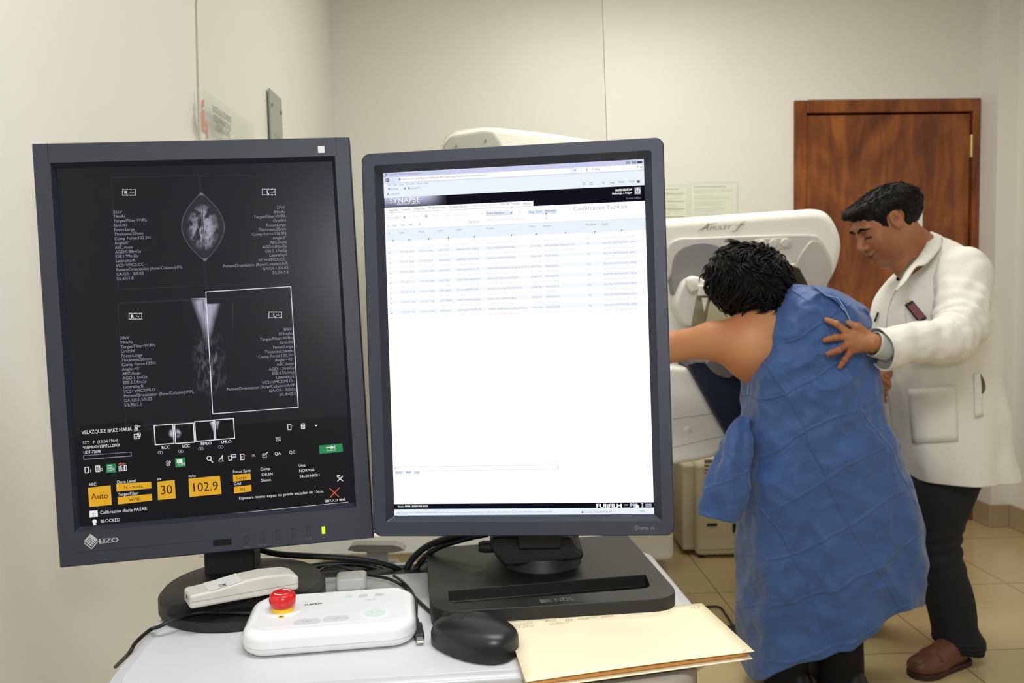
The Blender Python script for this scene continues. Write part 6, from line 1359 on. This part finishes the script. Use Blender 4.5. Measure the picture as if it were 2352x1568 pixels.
def hand(g, t, px, py, px2_, py2_, h):
    py += 3; py2_ += 3
    z = .8405; a, b_ = G(px, py, z), G(px2_, py2_, z); Xn = (b_-a).normalized(); Yn = Vector((0, 0, 1)).cross(Xn); text(g, t, a, Xn, Yn, h, 0, width=(b_-a).length, N=Vector((0, 0, 1)), shear=.35, lift=.0004)
for t, a in (('Velazquez', (1172, 1434, 1224, 1427)), ('Baez', (1252, 1424, 1278, 1421)), ('Ma', (1298, 1422, 1316, 1420)), ('Margarita', (1328, 1419, 1370, 1414)), ('Sabina', (1380, 1414, 1408, 1411)), ('53 a\u00f1os', (1182, 1438, 1226, 1434)), ('27-Nov-17', (1262, 1431, 1308, 1426)), ('M-2', (1586, 1393, 1608, 1391)), ('19', (1706, 1493, 1716, 1491))): g = Geo(); hand(g, t, *a, .0032); g.build('handwriting', M_pencil, up_s, smooth=0)

# ------------------------------------------------------------ cables
M_cab = mat('black_cable', (20, 20, 22), .45)
def cable(pts, r, label, group=None, name='cable', m=M_cab):
    g = Geo(); g.tube(pts, r, n=12, sub=8); return tag(g.build(name, m), label, 'cable', group)
def q_(x, y, Y): return P(x, y, Y)
cable([q_(586, 1258, 1.12), q_(640, 1272, 1.12), q_(740, 1278, 1.12), q_(830, 1284, 1.13), q_(890, 1296, 1.14), q_(925, 1312, 1.15), q_(950, 1330, 1.17)], .0042, 'thick black cable running from behind the left monitor stand, topmost of the bundle')
cable([q_(600, 1292, 1.13), q_(680, 1304, 1.13), q_(750, 1296, 1.14), q_(820, 1294, 1.15), q_(880, 1308, 1.155), q_(930, 1330, 1.16)], .0042, 'black cable under the topmost one, sagging towards the table slot')
cable([q_(640, 1300, 1.15), q_(720, 1308, 1.15), q_(800, 1304, 1.16), q_(870, 1318, 1.165), q_(935, 1338, 1.15)], .0036, 'lowest black cable of the bundle beside the white connector block')
cable([q_(1085, 1222, 1.10), q_(1040, 1232, 1.12), q_(985, 1252, 1.14), q_(950, 1280, 1.15), q_(932, 1310, 1.15), q_(930, 1335, 1.16)], .0046, 'left one of two thick cables arching down from the right monitor')
cable([q_(1120, 1226, 1.11), q_(1065, 1238, 1.12), q_(1005, 1258, 1.13), q_(968, 1288, 1.145), q_(952, 1316, 1.15), q_(950, 1336, 1.16)], .0040, 'right one of two thick cables arching down from the right monitor')
cable([q_(1000, 1280, 1.16), q_(975, 1292, 1.15), q_(945, 1310, 1.14), q_(915, 1325, 1.13)], .0016, 'thin dark green cable beside the right monitor base', m=mat('dark_green_cable', (22, 58, 44), .5))
z_ = TZ+.0028
mc = Mm @ Vector((.052, 0, .012))
cable([mc, G(1010, 1428, z_), G(985, 1402, z_), G(955, 1374, z_+.001), G(925, 1345, z_+.004), G(890, 1328, z_+.012), q_(840, 1318, 1.09), q_(790, 1303, 1.09), q_(750, 1302, 1.09), q_(715, 1325, 1.06), q_(675, 1356, TZ and 1.03)], .0021, 'thin black mouse cable looping over the table to the left')
zb = TZ+.0160
cable([G(640, 1400, zb), G(590, 1408, zb), G(520, 1406, zb+.001), G(450, 1408, zb), G(392, 1427, zb), G(362, 1440, TZ+.012), G(345, 1446, TZ+.0035), G(312, 1475, TZ+.0035), G(296, 1500, TZ-.003), G(288, 1530, TZ-.06)+Vector((-.012, 0, 0))], .0023, 'thin black cable crossing the round base and dropping off the table\'s left edge')
# usb cable with its plug: one thing
us = empty('usb_cable', G(960, 1440, TZ), 'black charging cable ending in a small metal plug beside the control box', 'cable')
g = Geo(); zc = TZ+.0045; g.tube([q_(905, 1322, 1.10), G(925, 1336, zc+.006), G(944, 1356, zc), G(955, 1380, zc), G(956, 1402, zc), G(955, 1425, zc)], .0019, n=10, sub=8); g.build('cord', M_cab, us)
a, b_ = G(955, 1422, zc), G(966, 1475, zc); d_ = b_-a; Mu = frame((a.x, a.y, zc), d_, (0, 0, 1)); L = d_.length
g = Geo(Mu); g.box((.0, -.0032, -.0026), (L*.3, .0032, .0026)); g.build('strain_relief', M_black, us, bevel=.001)
g = Geo(Mu); g.box((L*.25, -.0058, -.0034), (L*.78, .0058, .0034)); g.build('plug_body', M_black, us, bevel=.0016, seg=3)
g = Geo(Mu); g.box((L*.76, -.0042, -.0014), (L, .0042, .0014)); g.build('metal_plug', M_chrome, us, bevel=.0009)
# grey hook bracket behind the table edge
YK = 1.235
hk = empty('cable_hook', P(868, 1300, YK), 'grey T-shaped cable hook standing at the back edge of the console table', 'hook'); M_hk = mat('hook_grey', (168, 166, 160), .5)
g = Geo(); q = px2([(801, 1258), (808, 1248), (822, 1245.5), (905, 1246), (922, 1250), (932, 1259), (918, 1261), (905, 1264), (820, 1262)], YK); g.prism(q, YK-.012, YK+.012, 1); g.build('crossbar', M_hk, hk, bevel=.0015)
g = Geo(); q = px2([(843, 1262), (891, 1262), (892, 1296), (845, 1298)], YK); g.prism(q, YK-.006, YK+.006, 1); g.build('stem', M_hk, hk, bevel=.0015)
g = Geo(); q = px2([(800, 1292), (912, 1288), (918, 1300), (800, 1305)], YK); q = [(x, z) for x, z in q]; g.prism(q, YK-.03, YK+.014, 1); g.build('clamp_foot', M_hk, hk, bevel=.002)
